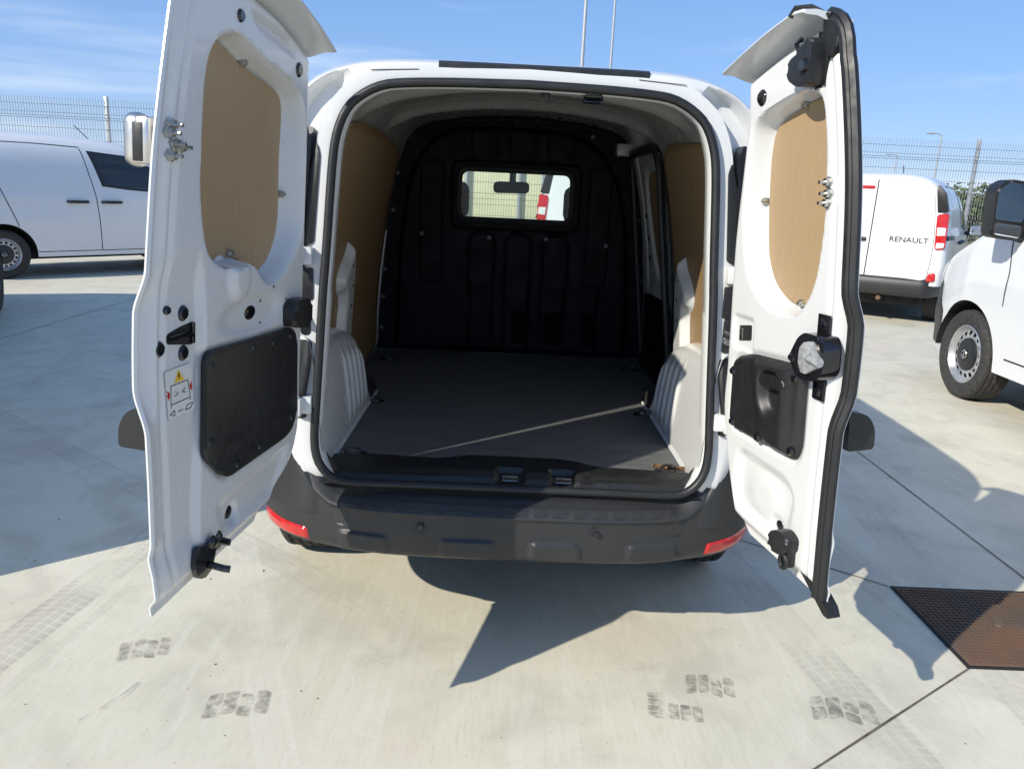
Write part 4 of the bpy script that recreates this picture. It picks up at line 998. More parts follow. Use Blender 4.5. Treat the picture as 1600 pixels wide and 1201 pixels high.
# ------------- rear bumper (relief surface)
def bumper():
    ns, nt = 260, 96
    plan = catmull([(0, -.066), (.30, -.060), (.45, -.040), (.58, .000), (.68, .055), (.75, .125), (.80, .22), (.835, .36), (.848, .46)], 300)
    half = np.r_[0, np.cumsum(np.hypot(*np.diff(plan, axis=0).T))]; A = half[-1]
    s = np.linspace(-1, 1, ns); PX = np.sign(s) * np.interp(np.abs(s) * A, half, plan[:, 0]); PY = np.interp(np.abs(s) * A, half, plan[:, 1])
    tx = np.gradient(PX); ty = np.gradient(PY); L = np.hypot(tx, ty); nxv, nyv = ty / L, -tx / L
    # profile at the middle: (inward distance, z)
    pm = catmull([(.105, .546), (.085, .549), (.060, .545), (.032, .530), (.014, .516), (.004, .508), (.0, .502), (.003, .497), (.008, .493), (.008, .47), (.007, .45), (.009, .41), (.014, .375), (.030, .357), (.06, .347), (.14, .343)], nt)
    pw = catmull([(.035, .745), (.025, .742), (.016, .71), (.010, .64), (.004, .58), (.0, .52), (.002, .46), (.006, .41), (.010, .378), (.022, .358), (.05, .348), (.14, .346)], nt)
    V = np.zeros((ns, nt, 3)); ax = np.abs(PX)
    k = sstep(ax, .50, .68)[:, None]; fall = sstep(ax, .72, .845)[:, None]
    D = pm[None, :, 0] * (1 - k) + pw[None, :, 0] * k; Z = pm[None, :, 1] * (1 - k) + (pw[None, :, 1] - np.clip(pw[None, :, 1] - .55, 0, 1) * fall * .75) * k
    arc = (np.interp(ax, plan[:, 0], half) * np.sign(PX))[:, None] + 0 * Z
    rel = np.zeros_like(Z)
    for x0, x1 in ((-.52, -.345), (-.21, -.03), (.055, .225), (.345, .52)):
        r = roundpoly([(x0, .30), (x1, .30), (x1 - .010, .432), (x0 + .010, .432)], [.006, .006, .018, .018]); q = sdf(arc, Z, r)
        rel += .010 * (1 - sstep(np.abs(q + .004), .0, .016)) * 0 + (.011) * sstep(-q, 0, .009) * sstep(Z, .352, .378)
    for cx, cz, r0 in ((.505, .476, .030), (-.505, .476, .030)): rel -= .004 * (1 - sstep(np.abs(np.hypot(arc - cx, Z - cz) - r0), .001, .004))
    for cx, cz in ((.257, .468), (-.257, .458)): rel -= .004 * (1 - sstep(np.abs(np.hypot(arc - cx, Z - cz) - .0125), .001, .004))
    up = (Z > .510) & (Z < .532) & (np.abs(arc) < .50); fr = np.abs(((arc / .058) % 1) - .5)
    rel += np.where(up, .0045 * (1 - sstep(fr, .40, .45)), 0)
    rel += .004 * sstep(ax[:, None] + 0 * Z, .56, .60) * 0
    inward = D - rel
    V[..., 0] = PX[:, None] - nxv[:, None] * inward; V[..., 1] = PY[:, None] - nyv[:, None] * inward; V[..., 2] = Z
    b = pyobj('rear_bumper', V.reshape(-1, 3), gridfaces(ns, nt), 'bumper', van, 50)
    for sd in (-1, 1):
        i = lambda x: int(np.argmin(np.abs(PX - x)))
        RV = []; n = 24
        for a in range(n + 1):
            x = sd * (.612 + (.782 - .612) * a / n); q = i(x); t = a / n
            zc0, zc1 = .366 + .002 * t, .414 + .004 * t - .010 * max(0, t - .8) * 5 * .5
            for j in range(7):
                z = zc0 + (zc1 - zc0) * j / 6; e = .006 if 0 < j < 6 and 0 < a < n else -.003
                low = Z[q] < .5; dd = np.interp(z, Z[q][low][::-1], D[q][low][::-1]); RV.append((PX[q] + nxv[q] * (e - dd), PY[q] + nyv[q] * (e - dd), z))
        pyobj('reflector', RV, gridfaces(n + 1, 7), 'red', b, 50)
        m = MB(); T = frame(Vector((sd * .257, -.064, .465)), Vector((1, 0, 0)), Vector((0, .1, 1)), Vector((0, -1, .1)))
        m.lathe([(0, .003), (.009, .003), (.0105, .0)], 16, T); m.build('parking_sensor', 'gloss_black', b)
    return b
bump_obj = bumper()

# ================================================================== REAR DOORS (parts of the van)
class DoorFrame:
    def __init__(s, H, u, V):
        s.H, s.U, s.V = Vector(H), Vector(u).normalized(), Vector(V)
        n = s.V.cross(s.U).normalized(); s.N = n if n.x * -s.H.x > 0 else -n          # N points to the inner face side
        s.T = frame(s.H, s.U, s.V, s.N)
    def p(s, u, v, w): return s.H + s.U * u + s.V * v + s.N * w
def build_door(D, drop0, u0, u1, vt, vb, ply, lip, panel, extra):
    nu, nv = 120, 210
    S, Tt = np.meshgrid(np.linspace(0, 1, nu), np.linspace(0, 1, nv), indexing='ij')
    Vv = np.zeros_like(S); U = np.zeros_like(S)
    U = .3 + 0 * S
    for _ in range(6):
        b = np.interp(U, [a for a, _ in vb], [c for _, c in vb]); t = np.interp(U, [a for a, _ in vt], [c for _, c in vt]); Vv = b + (t - b) * Tt
        a0 = np.interp(Vv, u0[:, 0], u0[:, 1]); a1 = np.interp(Vv, u1[:, 0], u1[:, 1]); U = a0 + (a1 - a0) * S
    tv = np.interp(U, [a for a, _ in vt], [c for _, c in vt]); bv = np.interp(U, [a for a, _ in vb], [c for _, c in vb])
    bulge = -.022 * sstep(Vv, .40, .50) * (1 - sstep(Vv, .64, .73)) - .012 * sstep(Vv, .08, .14) * (1 - sstep(Vv, .13, .17)) * .6
    # inner panel
    dF, dH, dB, dT = a1 - U, U - a0, Vv - bv, tv - Vv
    W = np.zeros_like(U)
    q, l = sdf(U, Vv, ply), sdf(U, Vv, lip)
    tt = np.clip(np.maximum(q, 0) / (np.maximum(q, 0) + np.maximum(-l, 0) + 1e-6), 0, 1); tt = np.where(l > 0, 1, tt)
    W += -.058 * (1 - sstep(tt, .08, .96))
    W += extra(U, Vv)
    W += -.006 * (1 - sstep(np.abs(sdf(U, Vv, panel)), 0, .014)) + -.004 * sstep(-sdf(U, Vv, panel), -.002, .006)
    # flange round the free edge, foot, head and hinge side
    drop = drop0 + bulge
    W = W * sstep(dF, .018, .05) + drop * (1 - sstep(dF, .022, .050)) + .006 * np.exp(-((dF - .006) / .006) ** 2) - .005 * np.exp(-((dF - .062) / .007) ** 2)
    W -= .0016 * np.exp(-((dF - .036) / .004) ** 2) * np.exp(-((((Vv / .055) % 1) - .5) * .055 / .004) ** 2)
    W = W * sstep(dB, .01, .045) - .022 * (1 - sstep(dB, .018, .05))
    W = W - .030 * (1 - sstep(dT, .0, .03)) * sstep(dF, .01, .08) - .006 * (1 - sstep(dH, 0, .018)) ** 2
    Wo = -.046 + bulge - .020 * np.sin(np.clip(S, 0, 1) * pi) ** .7 - .012 * np.sin(Tt * pi) + .012 * (1 - sstep(dH, 0, .05)) 
    Wo = np.minimum(Wo, W - .004); k = sstep(dF, .0, .20) * sstep(dH, .0, .14) * sstep(dB, .0, .06) * sstep(dT, .0, .20); Wo = (W - .004) * (1 - k) + Wo * k
    def pts(Wx): return [tuple(D.p(u, v, w)) for u, v, w in zip(U.ravel(), Vv.ravel(), Wx.ravel())]
    n = nu * nv; V = pts(W) + pts(Wo)
    flip = D.H.x > 0
    F = gridfaces(nu, nv, flip=flip) + gridfaces(nu, nv, flip=not flip, off=n)
    rim = [i * nv for i in range(nu)] + [(nu - 1) * nv + j for j in range(1, nv)] + [i * nv + nv - 1 for i in range(nu - 2, -1, -1)] + [j for j in range(nv - 2, 0, -1)]
    for a, b in zip(rim, rim[1:] + rim[:1]): F.append((a, b, b + n, a + n) if flip else (b, a, a + n, b + n))
    door = pyobj('rear_door', V, F, 'white', van, 40)
    # plywood pane in the recess
    m = MB(); m.plate([tuple(p) for p in ply], -.055, -.050, 0, D.T); m.build('plywood_panel', 'ply', door)
    # lip along the head, reaching over the roof edge when shut
    V = []; us = np.linspace(.004, float(np.interp(1.2, u1[:, 0], u1[:, 1])) - (.012 if drop0 > -.01 else .075), 40)
    for u in us:
        t = float(np.interp(u, [a for a, _ in vt], [c for _, c in vt]))
        for w, dv in ((-.06, -.012), (-.058, .004), (-.02, .014), (.03, .022), (.058, .020), (.062, .014), (.058, .012), (.03, .010), (-.01, -.004)): V.append(tuple(D.p(u, t + dv, w)))
    F = gridfaces(len(us), 9, True) + [tuple(range(9)), tuple(range(len(V) - 9, len(V)))[::-1]]
    pyobj('head_lip', V, F, 'white', door, 35)
    return door, (lambda u, v: float(W.ravel()[np.argmin((U - u) ** 2 + (Vv - v) ** 2)]))
def pv(pts): return catmull(sorted(pts), 200)
def plug(D, door, u, v, w, r, mat='gloss_black', sx=1.0, h=.006):
    m = MB(); m.lathe([(0, h), (r * .75, h), (r, h * .4), (r * 1.06, 0), (r * 1.06, -.01)], 20, D.T @ Matrix.Translation((u, v, w)) @ Matrix.Diagonal((sx, 1, 1, 1))); return m.build('blanking_plug', mat, door)
def screw(D, door, u, v, w, r=.007, mat='steel', nm='screw', h=.006):
    m = MB(); m.lathe([(0, h), (r * .45, h), (r * .5, h * .6), (r * .9, h * .55), (r, 0), (r, -.006)], 12, D.T @ Matrix.Translation((u, v, w))); return m.build(nm, mat, door)
def stud(D, door, u, v, w):
    m = MB(); T = D.T @ Matrix.Translation((u, v, w)); m.lathe([(0, .026), (.004, .026), (.004, .010)], 8, T); m.lathe([(0, .012), (.009, .012), (.0095, .004), (.013, .003), (.013, -.004)], 6, T); m.build('stud_nut', 'steel', door)

# ---- left door
LD = DoorFrame((-.619, -.03, .53), (-.1206, -.67, 0), (.055, 0, 1))
plyL = catmull([(.379, 1.171), (.277, 1.141), (.108, 1.104), (.075, 1.061), (.080, .944), (.080, .792), (.118, .713), (.171, .677), (.213, .666), (.264, .703), (.314, .719), (.351, .714), (.425, .726), (.466, .768), (.480, .849), (.476, .930), (.458, 1.038), (.425, 1.130)], 90, True)
lipL = catmull([(.510, 1.10), (.476, 1.165), (.428, 1.190), (.372, 1.196), (.327, 1.186), (.265, 1.168), (.159, 1.146), (.083, 1.118), (.045, 1.082), (.026, 1.018), (.017, .885), (.022, .781), (.053, .727), (.128, .670), (.2, .645), (.245, .660), (.28, .692), (.314, .705), (.36, .700), (.43, .706), (.495, .745), (.522, .85), (.522, .95)], 100, True)
panL = roundpoly([(.511, .535), (.06, .520), (.045, .25), (.10, .222), (.42, .215), (.513, .30)], [.03, .05, .03, .05, .03, .03])
def exL(U, V):
    e = -.014 * sstep(U, .525, .545) * (1 - sstep(V, .10, .22)) * 0
    e = e - .012 * sstep(U - .012 * np.sin(V * 9), .505, .528) * sstep(V, .06, .14) * (1 - sstep(V, .66, .76))
    e -= .014 * sstep(-sdf(U, V, roundpoly([(.14, .06), (.42, .055), (.47, .17), (.06, .20), (.08, .13)], .05)), 0, .04)
    e -= .010 * (1 - sstep(np.hypot((U - .29) / .16, (V - .585) / .05), .6, 1.1))
    e += .012 * (1 - sstep(np.hypot((U - .36) / .05, (V - .68) / .06), .5, 1.1))
    e -= .009 * (1 - sstep(np.hypot(U - .358, (V - .096)), .018, .032))
    e -= .012 * sstep(-sdf(U, V, roundpoly([(.10, 1.18), (.30, 1.215), (.34, 1.26), (.12, 1.23)], .02)), 0, .02)
    return e
u0L = pv([(v_, u_ + .008) for v_, u_ in [(-.08, .30), (-.04, .24), (.0, .215), (.03, .195), (.072, .150), (.147, .045), (.20, .012), (.26, .003), (.5, .004), (.9, .004), (1.2, .012), (1.36, .018)]])
u1L = pv([(-.08, .655), (-.01, .666), (.1, .683), (.3, .692), (.5, .702), (.66, .697), (.8, .684), (.98, .660), (1.21, .609), (1.36, .568)])
vtL = [(-.05, 1.195), (.0, 1.206), (.10, 1.246), (.20, 1.276), (.35, 1.302), (.55, 1.318), (.7, 1.32)]
vbL = [(0, .03), (.20, .020), (.4, .008), (.55, -.002), (.65, -.010), (.7, -.012)]
dL, wL = build_door(LD, -.008, u0L, u1L, vtL, vbL, plyL, lipL, panL, exL); dL['label'] = 'wider left rear door, swung open, inner face in shade'
m = MB(); m.plate(panL, -.004, .008, .006, LD.T, 3); o = m.build('trim_panel', 'black', dL)
for u, v in ((.49, .505), (.10, .50), (.30, .508), (.08, .27), (.26, .245), (.44, .24), (.20, .50), (.37, .235), (.49, .33)):
    m = MB(); m.lathe([(0, .005), (.008, .004), (.012, 0)], 12, LD.T @ Matrix.Translation((u, v, .0082)) @ Matrix.Diagonal((1, .75, 1, 1))); m.build('clip', 'black', o)
plug(LD, dL, .372, 1.228, wL(.372, 1.228), .013); plug(LD, dL, .087, 1.162, wL(.087, 1.162), .017, sx=.9)
for u, v, r in ((.565, .627, .016), (.620, .641, .009), (.640, .565, .016), (.565, .544, .016)): plug(LD, dL, u, v, wL(u, v), r)
plug(LD, dL, .358, .098, wL(.358, .098), .018, h=.003)
for u, v in ((.277, 1.147), (.068, .86), (.325, .728)): screw(LD, dL, u, v, -.046, .009, h=.012)
for u, v in ((.618, .992), (.624, .977), (.612, .958), (.592, .953), (.622, .936)): stud(LD, dL, u, v, wL(u, v))
for u, v in ((.24, .61), (.24, .555), (.12, .60), (.19, .64)): plug(LD, dL, u, v, wL(u, v), .004, 'dark', h=.001)
plug(LD, dL, .290, .588, wL(.29, .588), .016, 'gloss_black', 1.6, .002)
for u, v in ((.60, .70), (.57, .50)): screw(LD, dL, u, v, wL(u, v), .007, 'white', 'rivet', .003)
# hinge-side bump stop
m = MB(); m.plate(roundpoly([(.03, .515), (.135, .53), (.135, .585), (.11, .60), (.03, .595)], .02), -.01, .035, .012, LD.T, 3); o = m.build('bump_stop', 'black', dL)
m = MB(); m.lathe([(0, .037), (.006, .037), (.006, .03)], 10, LD.T @ Matrix.Translation((.075, .557, 0))); m.build('screw', 'dark', o)
# latch slot with lever
m = MB(); m.plate(roundpoly([(.53, .555), (.622, .572), (.622, .592), (.58, .600), (.53, .605)], .008), -.016, -.0115, 0, LD.T); o = m.build('lock_slot', 'dark', dL)
m = MB(); m.tube([(.615, .582, -.009), (.57, .585, -.006), (.537, .578, -.006)], .005, 8, False, LD.T); m.box((.535, .582, -.008), (.010, .045, .008), .002, LD.T); m.build('lock_lever', 'gloss_black', o)
# warning sticker
T = LD.T @ Matrix.Translation((.580, .468, wL(.58, .468) + .002)) @ frame(Vector((0, 0, 0)), Vector((-1, 0, 0)), Vector((.12, 1, 0)), Vector((0, 0, 1)))
m = MB(); m.plate(rect(-.046, -.055, .046, .050, .006), 0, .0006, 0, T); stk = m.build('warning_sticker', 'sticker', dL)
m = MB(); m.plate([(-.017, .020), (.017, .020), (0, .046)], .0007, .0012, 0, T); m.build('warning_triangle', 'yellow', stk, 0)
m = MB(); m.plate([(-.002, .038), (.003, .038), (.0005, .032), (.004, .032), (-.003, .023), (-.0005, .030), (-.004, .030)], .0013, .0017, 0, T); m.build('print', 'ink', stk, 0)
m = MB()
for q in ([(-.03, .016), (.03, .016)], [(-.03, .016), (-.034, -.02)], [(.03, .016), (.034, -.02)], [(-.034, -.02), (-.034, -.03)], [(.034, -.02), (.034, -.03)], [(-.034, -.024), (.034, -.024)], [(-.018, .002), (-.006, -.006), (-.02, -.008)], [(.018, .002), (.006, -.006), (.02, -.008)], [(-.04, -.044), (-.024, -.038), (-.024, -.05), (-.04, -.044)], [(-.012, -.044), (.006, -.044)], [(.014, -.048), (.022, -.038), (.042, -.038), (.034, -.048), (.014, -.048)]):
    m.tube([(a, b, .0012) for a, b in q], .0009, 4, False, T)
m.build('print', 'ink', stk, 0)
for sx in (-1, 1):
    m = MB(); m.plate([(sx * .036, .004), (sx * .046, .010), (sx * .042, .002), (sx * .047, -.004), (sx * .041, -.004), (sx * .044, -.012), (sx * .036, -.006)], .0008, .0013, 0, T); m.build('print', 'red', stk, 0)
# foot latch
m = MB(); w0 = wL(.51, .07)
m.plate(roundpoly([(.465, .075), (.545, .10), (.558, .06), (.545, .02), (.50, .005), (.478, .03)], .012), w0, w0 + .012, .005, LD.T, 3); m.lathe([(0, .022), (.012, .020), (.016, .010)], 14, LD.T @ Matrix.Translation((.485, .085, w0))); o = m.build('foot_latch', 'gloss_black', dL)
m = MB(); m.tube([(.50, .035, w0 + .015), (.50, .032, w0 + .05), (.495, .030, w0 + .062)], .0085, 10, False, LD.T); m.build('bolt_pin', 'gloss_black', o)
m = MB(); w1 = wL(.44, .065); m.lathe([(0, .03), (.006, .029), (.007, .008), (.012, .006), (.017, 0), (.017, -.01)], 14, LD.T @ Matrix.Translation((.44, .066, w1)) @ Matrix.Diagonal((1, 1.5, 1, 1))); m.build('stop_buffer', 'gloss_black', dL)
# aluminium lock case bolted through from the outer face
m = MB(); m.box((.632, .958, -.060), (.042, .098, .046), .019, LD.T, 4); m.box((.638, .958, -.038), (.03, .085, .03), .006, LD.T); o = m.build('lock_case', 'alu', dL)
m = MB(); m.box((.6510, .955, -.046), (.006, .07, .022), .002, LD.T, 2); m.build('lock_case_back', 'black', o)
# black garnish block on the outer skin
def garnish(D, door, u, v, w):
    T = D.T @ Matrix.Translation((u, v, w))
    P = roundpoly([(0, -.045), (-.072, -.045), (-.072, .005), (-.048, .042), (0, .052)], [.006, .006, .03, .03, .006])
    m = MB(); m.plate(P, -.05, .05, .012, T @ frame(Vector((0, 0, 0)), Vector((0, 0, 1)), Vector((0, 1, 0)), Vector((1, 0, 0))), 3); return m.build('handle_garnish', 'black', door)
garnish(LD, dL, .525, .365, -.085)

# ---- right door
RD = DoorFrame((.619, -.03, .53), (.121, -.5, 0), (-.06, 0, 1))
plyR = catmull([(.095, 1.070), (.121, 1.090), (.173, 1.110), (.276, 1.134), (.310, 1.107), (.335, 1.056), (.352, .955), (.358, .842), (.345, .735), (.305, .664), (.253, .656), (.198, .664), (.142, .695), (.106, .743), (.092, .795), (.082, .891), (.079, .987), (.085, 1.043)], 90, True)
lipR = catmull([(.340, 1.140), (.255, 1.148), (.152, 1.128), (.084, 1.107), (.052, 1.069), (.038, .955), (.040, .825), (.075, .713), (.14, .655), (.22, .632), (.31, .642), (.372, .72), (.392, .85), (.387, .96), (.370, 1.07)], 90, True)
panR = roundpoly([(.040, .470), (.060, .490), (.130, .513), (.345, .530), (.372, .515), (.372, .333), (.355, .293), (.069, .284), (.036, .305)], [.02, .02, .04, .02, .02, .03, .02, .03, .02])
def exR(U, V):
    e = -.016 * sstep(-sdf(U, V, roundpoly([(.075, .06), (.34, .04), (.37, .20), (.32, .245), (.08, .25), (.06, .16)], .06)), 0, .035)
    e += .006 * (1 - sstep(np.hypot((U - .21) / .11, (V - .14) / .09), .3, 1.0))
    e -= .007 * (1 - sstep(np.hypot(U - .276, V - .087), .018, .032))
    e -= .008 * sstep(-sdf(U, V, rect(.02, .505, .13, .605, .02)), 0, .012)
    e -= .010 * (1 - sstep(np.hypot((U - .30) / .05, (V - 1.19) / .04), .6, 1.2))
    return e
u0R = pv([(-.06, .22), (-.02, .15), (.0, .125), (.025, .093), (.108, .053), (.21, .018), (.30, -.006), (.36, -.012), (.47, -.004), (.72, .0), (.84, .007), (1.08, .035), (1.2, .03), (1.36, .03)])
u1R = pv([(-.06, .485), (0, .487), (.2, .487), (.4, .492), (.6, .500), (.75, .494), (.956, .476), (1.16, .436), (1.24, .408), (1.36, .37)])
vtR = [(-.05, 1.185), (.0, 1.198), (.10, 1.232), (.20, 1.262), (.30, 1.285), (.34, 1.284), (.365, 1.276), (.385, 1.262), (.40, 1.242), (.42, 1.20), (.5, 1.0)]
vbR = [(0, .02), (.13, .0), (.3, -.008), (.45, -.018), (.52, -.02)]
dR, wR = build_door(RD, -.020, u0R, u1R, vtR, vbR, plyR, lipR, panR, exR); dR['label'] = 'narrower right rear door, swung open, inner face in full sun'
# moulded trim with pull pocket
nu, nv = 70, 60; P = np.array(panR); Ug, Vg = np.meshgrid(np.linspace(P[:, 0].min(), P[:, 0].max(), nu), np.linspace(P[:, 1].min(), P[:, 1].max(), nv), indexing='ij')
dd = sdf(Ug, Vg, panR); hh = .004 + .010 * sstep(-dd, 0, .02)
pk = roundpoly([(.185, .50), (.31, .515), (.325, .42), (.335, .30), (.28, .30), (.215, .37)], .04)
hh += .016 * sstep(-sdf(Ug, Vg, roundpoly([(.165, .60), (.33, .60), (.345, .25), (.29, .25), (.20, .35), (.17, .45)], .05)), -.02, .03) * sstep(-dd, 0, .03)
hh -= .026 * sstep(-sdf(Ug, Vg, roundpoly([(.205, .495), (.30, .50), (.31, .40), (.25, .37), (.21, .41)], .035)), -.005, .02)
keep = dd < .002; idx = -np.ones(Ug.size, int); V = []; kk = 0
for i, (u, v, h_, k) in enumerate(zip(Ug.ravel(), Vg.ravel(), hh.ravel(), (dd < .012).ravel())):
    if k: idx[i] = kk; kk += 1; V.append(tuple(RD.p(u, v, h_)))
# pull border vertices onto the outline
PP = np.array(panR); vi = 0
for i in range(Ug.size):
    if idx[i] >= 0:
        if dd.ravel()[i] > -.004:
            c = np.array([Ug.ravel()[i], Vg.ravel()[i]]); best = None
            for a in range(len(PP)):
                p, q = PP[a], PP[(a + 1) % len(PP)]; e = q - p; t = np.clip((c - p) @ e / (e @ e + 1e-12), 0, 1); r = p + t * e; d2 = np.sum((r - c) ** 2)
                if best is None or d2 < best[0]: best = (d2, r)
            V[idx[i]] = tuple(RD.p(best[1][0], best[1][1], -.003))
F = [tuple(idx[j] for j in f) for f in gridfaces(nu, nv, flip=True) if all(idx[j] >= 0 for j in f)]
o = pyobj('trim_panel', V, F, 'black', dR, 50)
m = MB(); m.plate(roundpoly([(.215, .452), (.325, .462), (.325, .484), (.30, .492), (.215, .482)], .01), .006, .03, .006, RD.T, 3); m.build('pull_handle', 'black', o)
for u, v in ((.345, .50), (.35, .32), (.20, .305), (.06, .45), (.07, .31)):
    m = MB(); m.lathe([(0, .006), (.008, .006), (.009, .003), (.013, 0)], 14, RD.T @ Matrix.Translation((u, v, .0145))); m.build('clip', 'gloss_black', o)
plug(RD, dR, .100, 1.149, wR(.10, 1.149), .019); plug(RD, dR, .276, .087, wR(.276, .087), .015, h=.003)
for u, v in ((.220, 1.122), (.070, .90), (.262, .664)): screw(RD, dR, u, v, -.046, .009, h=.012)
for u, v in ((.395, .950), (.400, .926), (.397, .906)): stud(RD, dR, u, v, wR(u, v))
for u, v in ((.420, .472), (.40, .62)): screw(RD, dR, u, v, wR(u, v), .007, 'white', 'rivet', .003)
# square latch hole by the hinge
m = MB(); w0 = wR(.08, .55); m.plate(roundpoly([(.045, .530), (.108, .542), (.106, .583), (.045, .572)], .006), w0 - .004, w0 + .001, 0, RD.T); o = m.build('latch_hole', 'dark', dR)
m = MB(); m.box((.062, .552, w0 + .004), (.016, .03, .006), .002, RD.T); m.build('latch_plate', 'steel', o)
# head latch
w0 = wR(.29, 1.20); m = MB(); m.plate(roundpoly([(.345, 1.25), (.345, 1.155), (.30, 1.152), (.262, 1.17), (.25, 1.195), (.265, 1.215), (.30, 1.225), (.31, 1.25)], .012), w0, w0 + .045, .012, RD.T, 3)
m.box((.335, 1.205, w0 + .005), (.045, .12, .01), .003, RD.T); o = m.build('head_latch', 'black', dR)
m = MB(); m.lathe([(0, .055), (.012, .055), (.016, .04)], 14, RD.T @ Matrix.Translation((.325, 1.195, w0))); m.tube([(.28, 1.225, w0 + .03), (.272, 1.245, w0 + .035), (.285, 1.255, w0 + .03)], .006, 6, False, RD.T); m.build('pawl', 'gloss_black', o)
# main lock on the free edge
w0 = max(wR(.41, .57), -.01); m = MB(); m.plate(roundpoly([(.345, .555), (.375, .605), (.40, .622), (.46, .622), (.475, .60), (.475, .545), (.455, .52), (.40, .512), (.375, .520)], .012), w0 - .01, w0 + .036, .010, RD.T, 3)
m.box((.425, .64, w0 + .004), (.042, .05, .006), .002, RD.T); m.box((.425, .493, w0 + .004), (.042, .05, .006), .002, RD.T); o = m.build('door_lock', 'gloss_black', dR)
for u, v, h_ in ((.425, .647, .007), (.425, .487, .007), (.385, .545, .037), (.36, .556, .037)): m = MB(); m.lathe([(0, h_ + .006), (.007, h_ + .006), (.008, h_ + .002), (.012, h_)], 14, RD.T @ Matrix.Translation((u, v, w0))); m.build('screw', 'gloss_black', o)
m = MB(); m.plate(roundpoly([(.405, .60), (.44, .61), (.455, .585), (.48, .572), (.478, .56), (.45, .545), (.42, .528), (.40, .54), (.398, .575)], .01), w0 + .036, w0 + .046, .004, RD.T, 2); m.tube([(.43, .572, w0 + .048), (.482, .566, w0 + .048)], .0075, 8, False, RD.T); m.build('lock_pad', 'grey_lens', o)
# foot latch
w0 = wR(.35, .07); m = MB(); m.plate(roundpoly([(.305, .075), (.325, .105), (.365, .118), (.395, .105), (.392, .07), (.365, .055), (.32, .05)], .012), w0, w0 + .035, .012, RD.T, 3); m.box((.372, .05, w0 + .012), (.03, .05, .024), .006, RD.T); o = m.build('foot_latch', 'black', dR)
m = MB(); m.tube([(.375 + .014 * cos(a), .042 + .018 * sin(a), w0 + .028) for a in np.linspace(0, 2 * pi, 15)[:-1]], .005, 6, True, RD.T); m.build('latch_loop', 'rubber', o)
# rubber strip along the meeting edge, its cap and foot flap
vv = list(np.linspace(-.01, 1.20, 56)); uvp = [(float(np.interp(v, u1R[:, 0], u1R[:, 1])) - .014, v) for v in vv] + [(.402, 1.235), (.392, 1.258), (.376, 1.276), (.355, 1.288), (.335, 1.294)]
pts = [RD.p(u, v, -.012 - .022 * float(sstep(np.array(v), .40, .50) * (1 - sstep(np.array(v), .64, .73)))) for u, v in uvp]
m = MB(); m.tube(pts, .01, prof=[(-.020, -.012), (.006, -.012), (.016, -.006), (.018, .004), (.010, .012), (.004, .010), (.0, .014), (-.010, .016), (-.020, .008)], up=tuple(RD.N)); m.build('edge_seal', 'rubber', dR, 30)
m = MB(); m.plate(roundpoly([(.345, 1.225), (.372, 1.20), (.395, 1.235), (.378, 1.268), (.352, 1.285), (.335, 1.285)], .012), -.02, .006, .008, RD.T, 3); m.tube([(.35, 1.29, .0), (.325, 1.312, .03), (.305, 1.312, .055), (.295, 1.295, .06)], .006, 6, False, RD.T); m.build('seal_cap', 'rubber', dR)
m = MB(); m.plate(roundpoly([(.385, .022), (.415, .030), (.500, -.022), (.512, -.045), (.49, -.045)], .006), -.045, -.012, .004, RD.T); m.build('foot_flap', 'rubber', dR)
garnish(RD, dR, .39, .385, -.075)

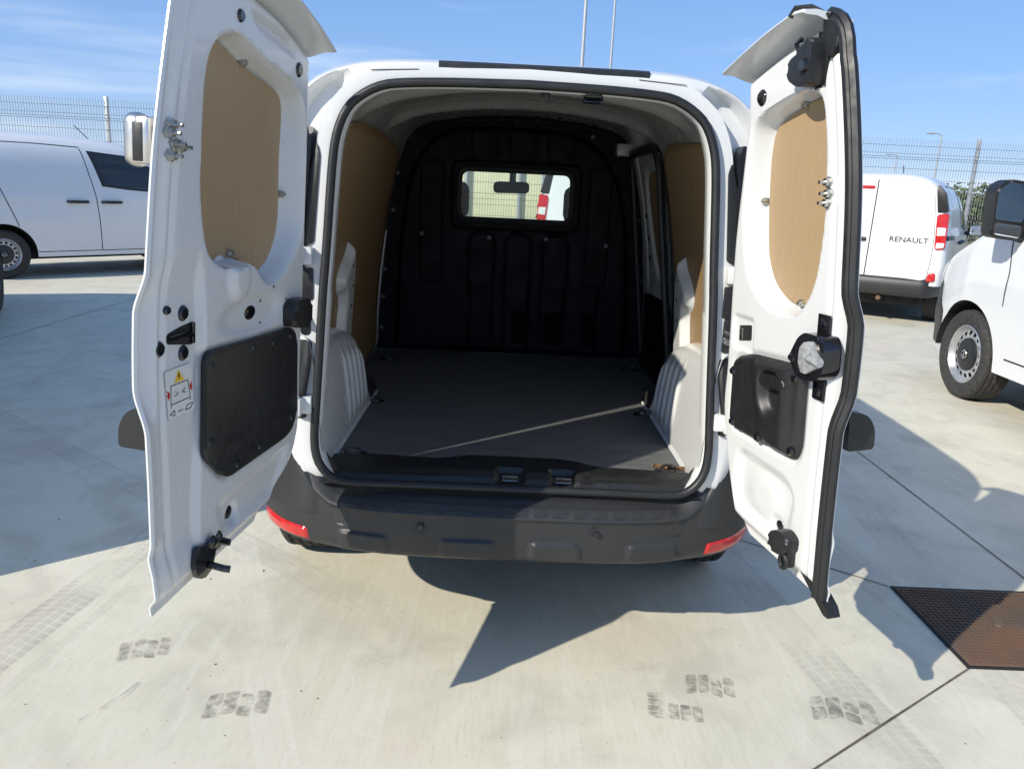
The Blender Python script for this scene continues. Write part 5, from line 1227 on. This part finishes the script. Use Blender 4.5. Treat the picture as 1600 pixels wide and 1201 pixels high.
# ------------- hinge pillar hardware: tail lights, trims, hinges, wiring
for sd in (-1, 1):
    TP = frame(Vector((0, ry(.56, .02) - LEAN * .56, 0)), Vector((1, 0, 0)), Vector((0, LEAN, 1)), Vector((0, -1, 0)))
    P = roundpoly([(sd * .615, 1.26), (sd * .600, 1.40), (sd * .588, 1.53), (sd * .60, 1.585), (sd * .66, 1.52), (sd * .76, 1.36), (sd * .80, 1.02), (sd * .80, .95), (sd * .66, .95), (sd * .64, 1.1)], .02)
    m = MB(); m.plate(P, -.06, .022, .010, TP, 3); t = m.build('tail_light', 'gloss_black', van)
    m = MB(); m.plate(roundpoly([(sd * .68, 1.42), (sd * .735, 1.34), (sd * .785, 1.02), (sd * .785, .97), (sd * .69, .97), (sd * .67, 1.2)], .02), .0205, .03, .006, TP); m.build('lamp_lens', 'red', t)
    m = MB(); m.plate(roundpoly([(sd * .584, 1.26), (sd * .612, 1.25), (sd * .597, 1.45), (sd * .575, 1.53), (sd * .566, 1.50)], .008), -.02, .012, .004, TP); m.build('pillar_trim', 'black', van)
    m = MB(); m.plate(roundpoly([(sd * .585, 1.10), (sd * .63, 1.10), (sd * .63, 1.19), (sd * .585, 1.19)], .006), -.02, .013, .004, TP); m.build('pillar_trim', 'black', van)
    m = MB(); m.plate(roundpoly([(sd * .598, .84), (sd * .64, .84), (sd * .64, .985), (sd * .594, .985)], .012), -.02, .008, .004, TP); m.build('grommet_shade_plate', 'black', van)  # black plate at the conduit, added to darken the pillar in place of shade
    for z, mt in ((1.225, 'white'), (.80, 'white')):
        m = MB(); m.box((sd * .612, z, .022), (.055, .05, .03), .005, TP); m.box((sd * .622, z, .045), (.028, .05, .045), .005, TP); m.cyl((sd * .626, z - .035, .052), (sd * .626, z + .035, .052), .009, 10, None, TP); m.build('door_hinge', mt, van)
    m = MB(); m.plate(roundpoly([(sd * .592, 1.0), (sd * .622, 1.0), (sd * .622, 1.10), (sd * .592, 1.10)], .008), .0, .010, .003, TP); o = m.build('check_bracket', 'black', van)
    m = MB(); m.tube([(sd * .60, 1.06, .008), (sd * .612, 1.055, .03), (sd * .622, 1.05, .05)], .007, 8, False, TP); m.lathe([(0, .028), (.010, .026), (.013, .01)], 12, TP @ Matrix.Translation((sd * .605, 1.035, 0))); m.build('check_arm', 'steel', o)
    m = MB(); m.tube([(sd * .602, .98, .006), (sd * .600, .93, .020), (sd * .606, .88, .028), (sd * .616, .83, .022), (sd * .618, .76, .010)], .013, 10, False, TP); m.build('cable_conduit', 'rubber', van)

for sd in (-1, 1):
    V = []; xi = [(.47, .48), (.50, .515), (.552, .575), (.60, .612), (.665, .626), (.735, .636), (.765, .66)]
    for z in np.linspace(.47, .765, 26):
        x0 = float(np.interp(z, [a for a, _ in xi], [b for _, b in xi]))
        for j in range(16):
            x = x0 + (.775 - x0) * j / 15; edge_ = .012 * (1 - float(sstep(np.array(x - x0), 0, .014)))
            V.append((sd * x, ry(z, .006) + edge_ + .125 * float(sstep(np.array(x), .585, .80)) + .02 * float(sstep(np.array(z), .745, .765)), z))
    pyobj('bumper_corner', V, gridfaces(26, 16, flip=sd < 0), 'bumper', bump_obj, 60)
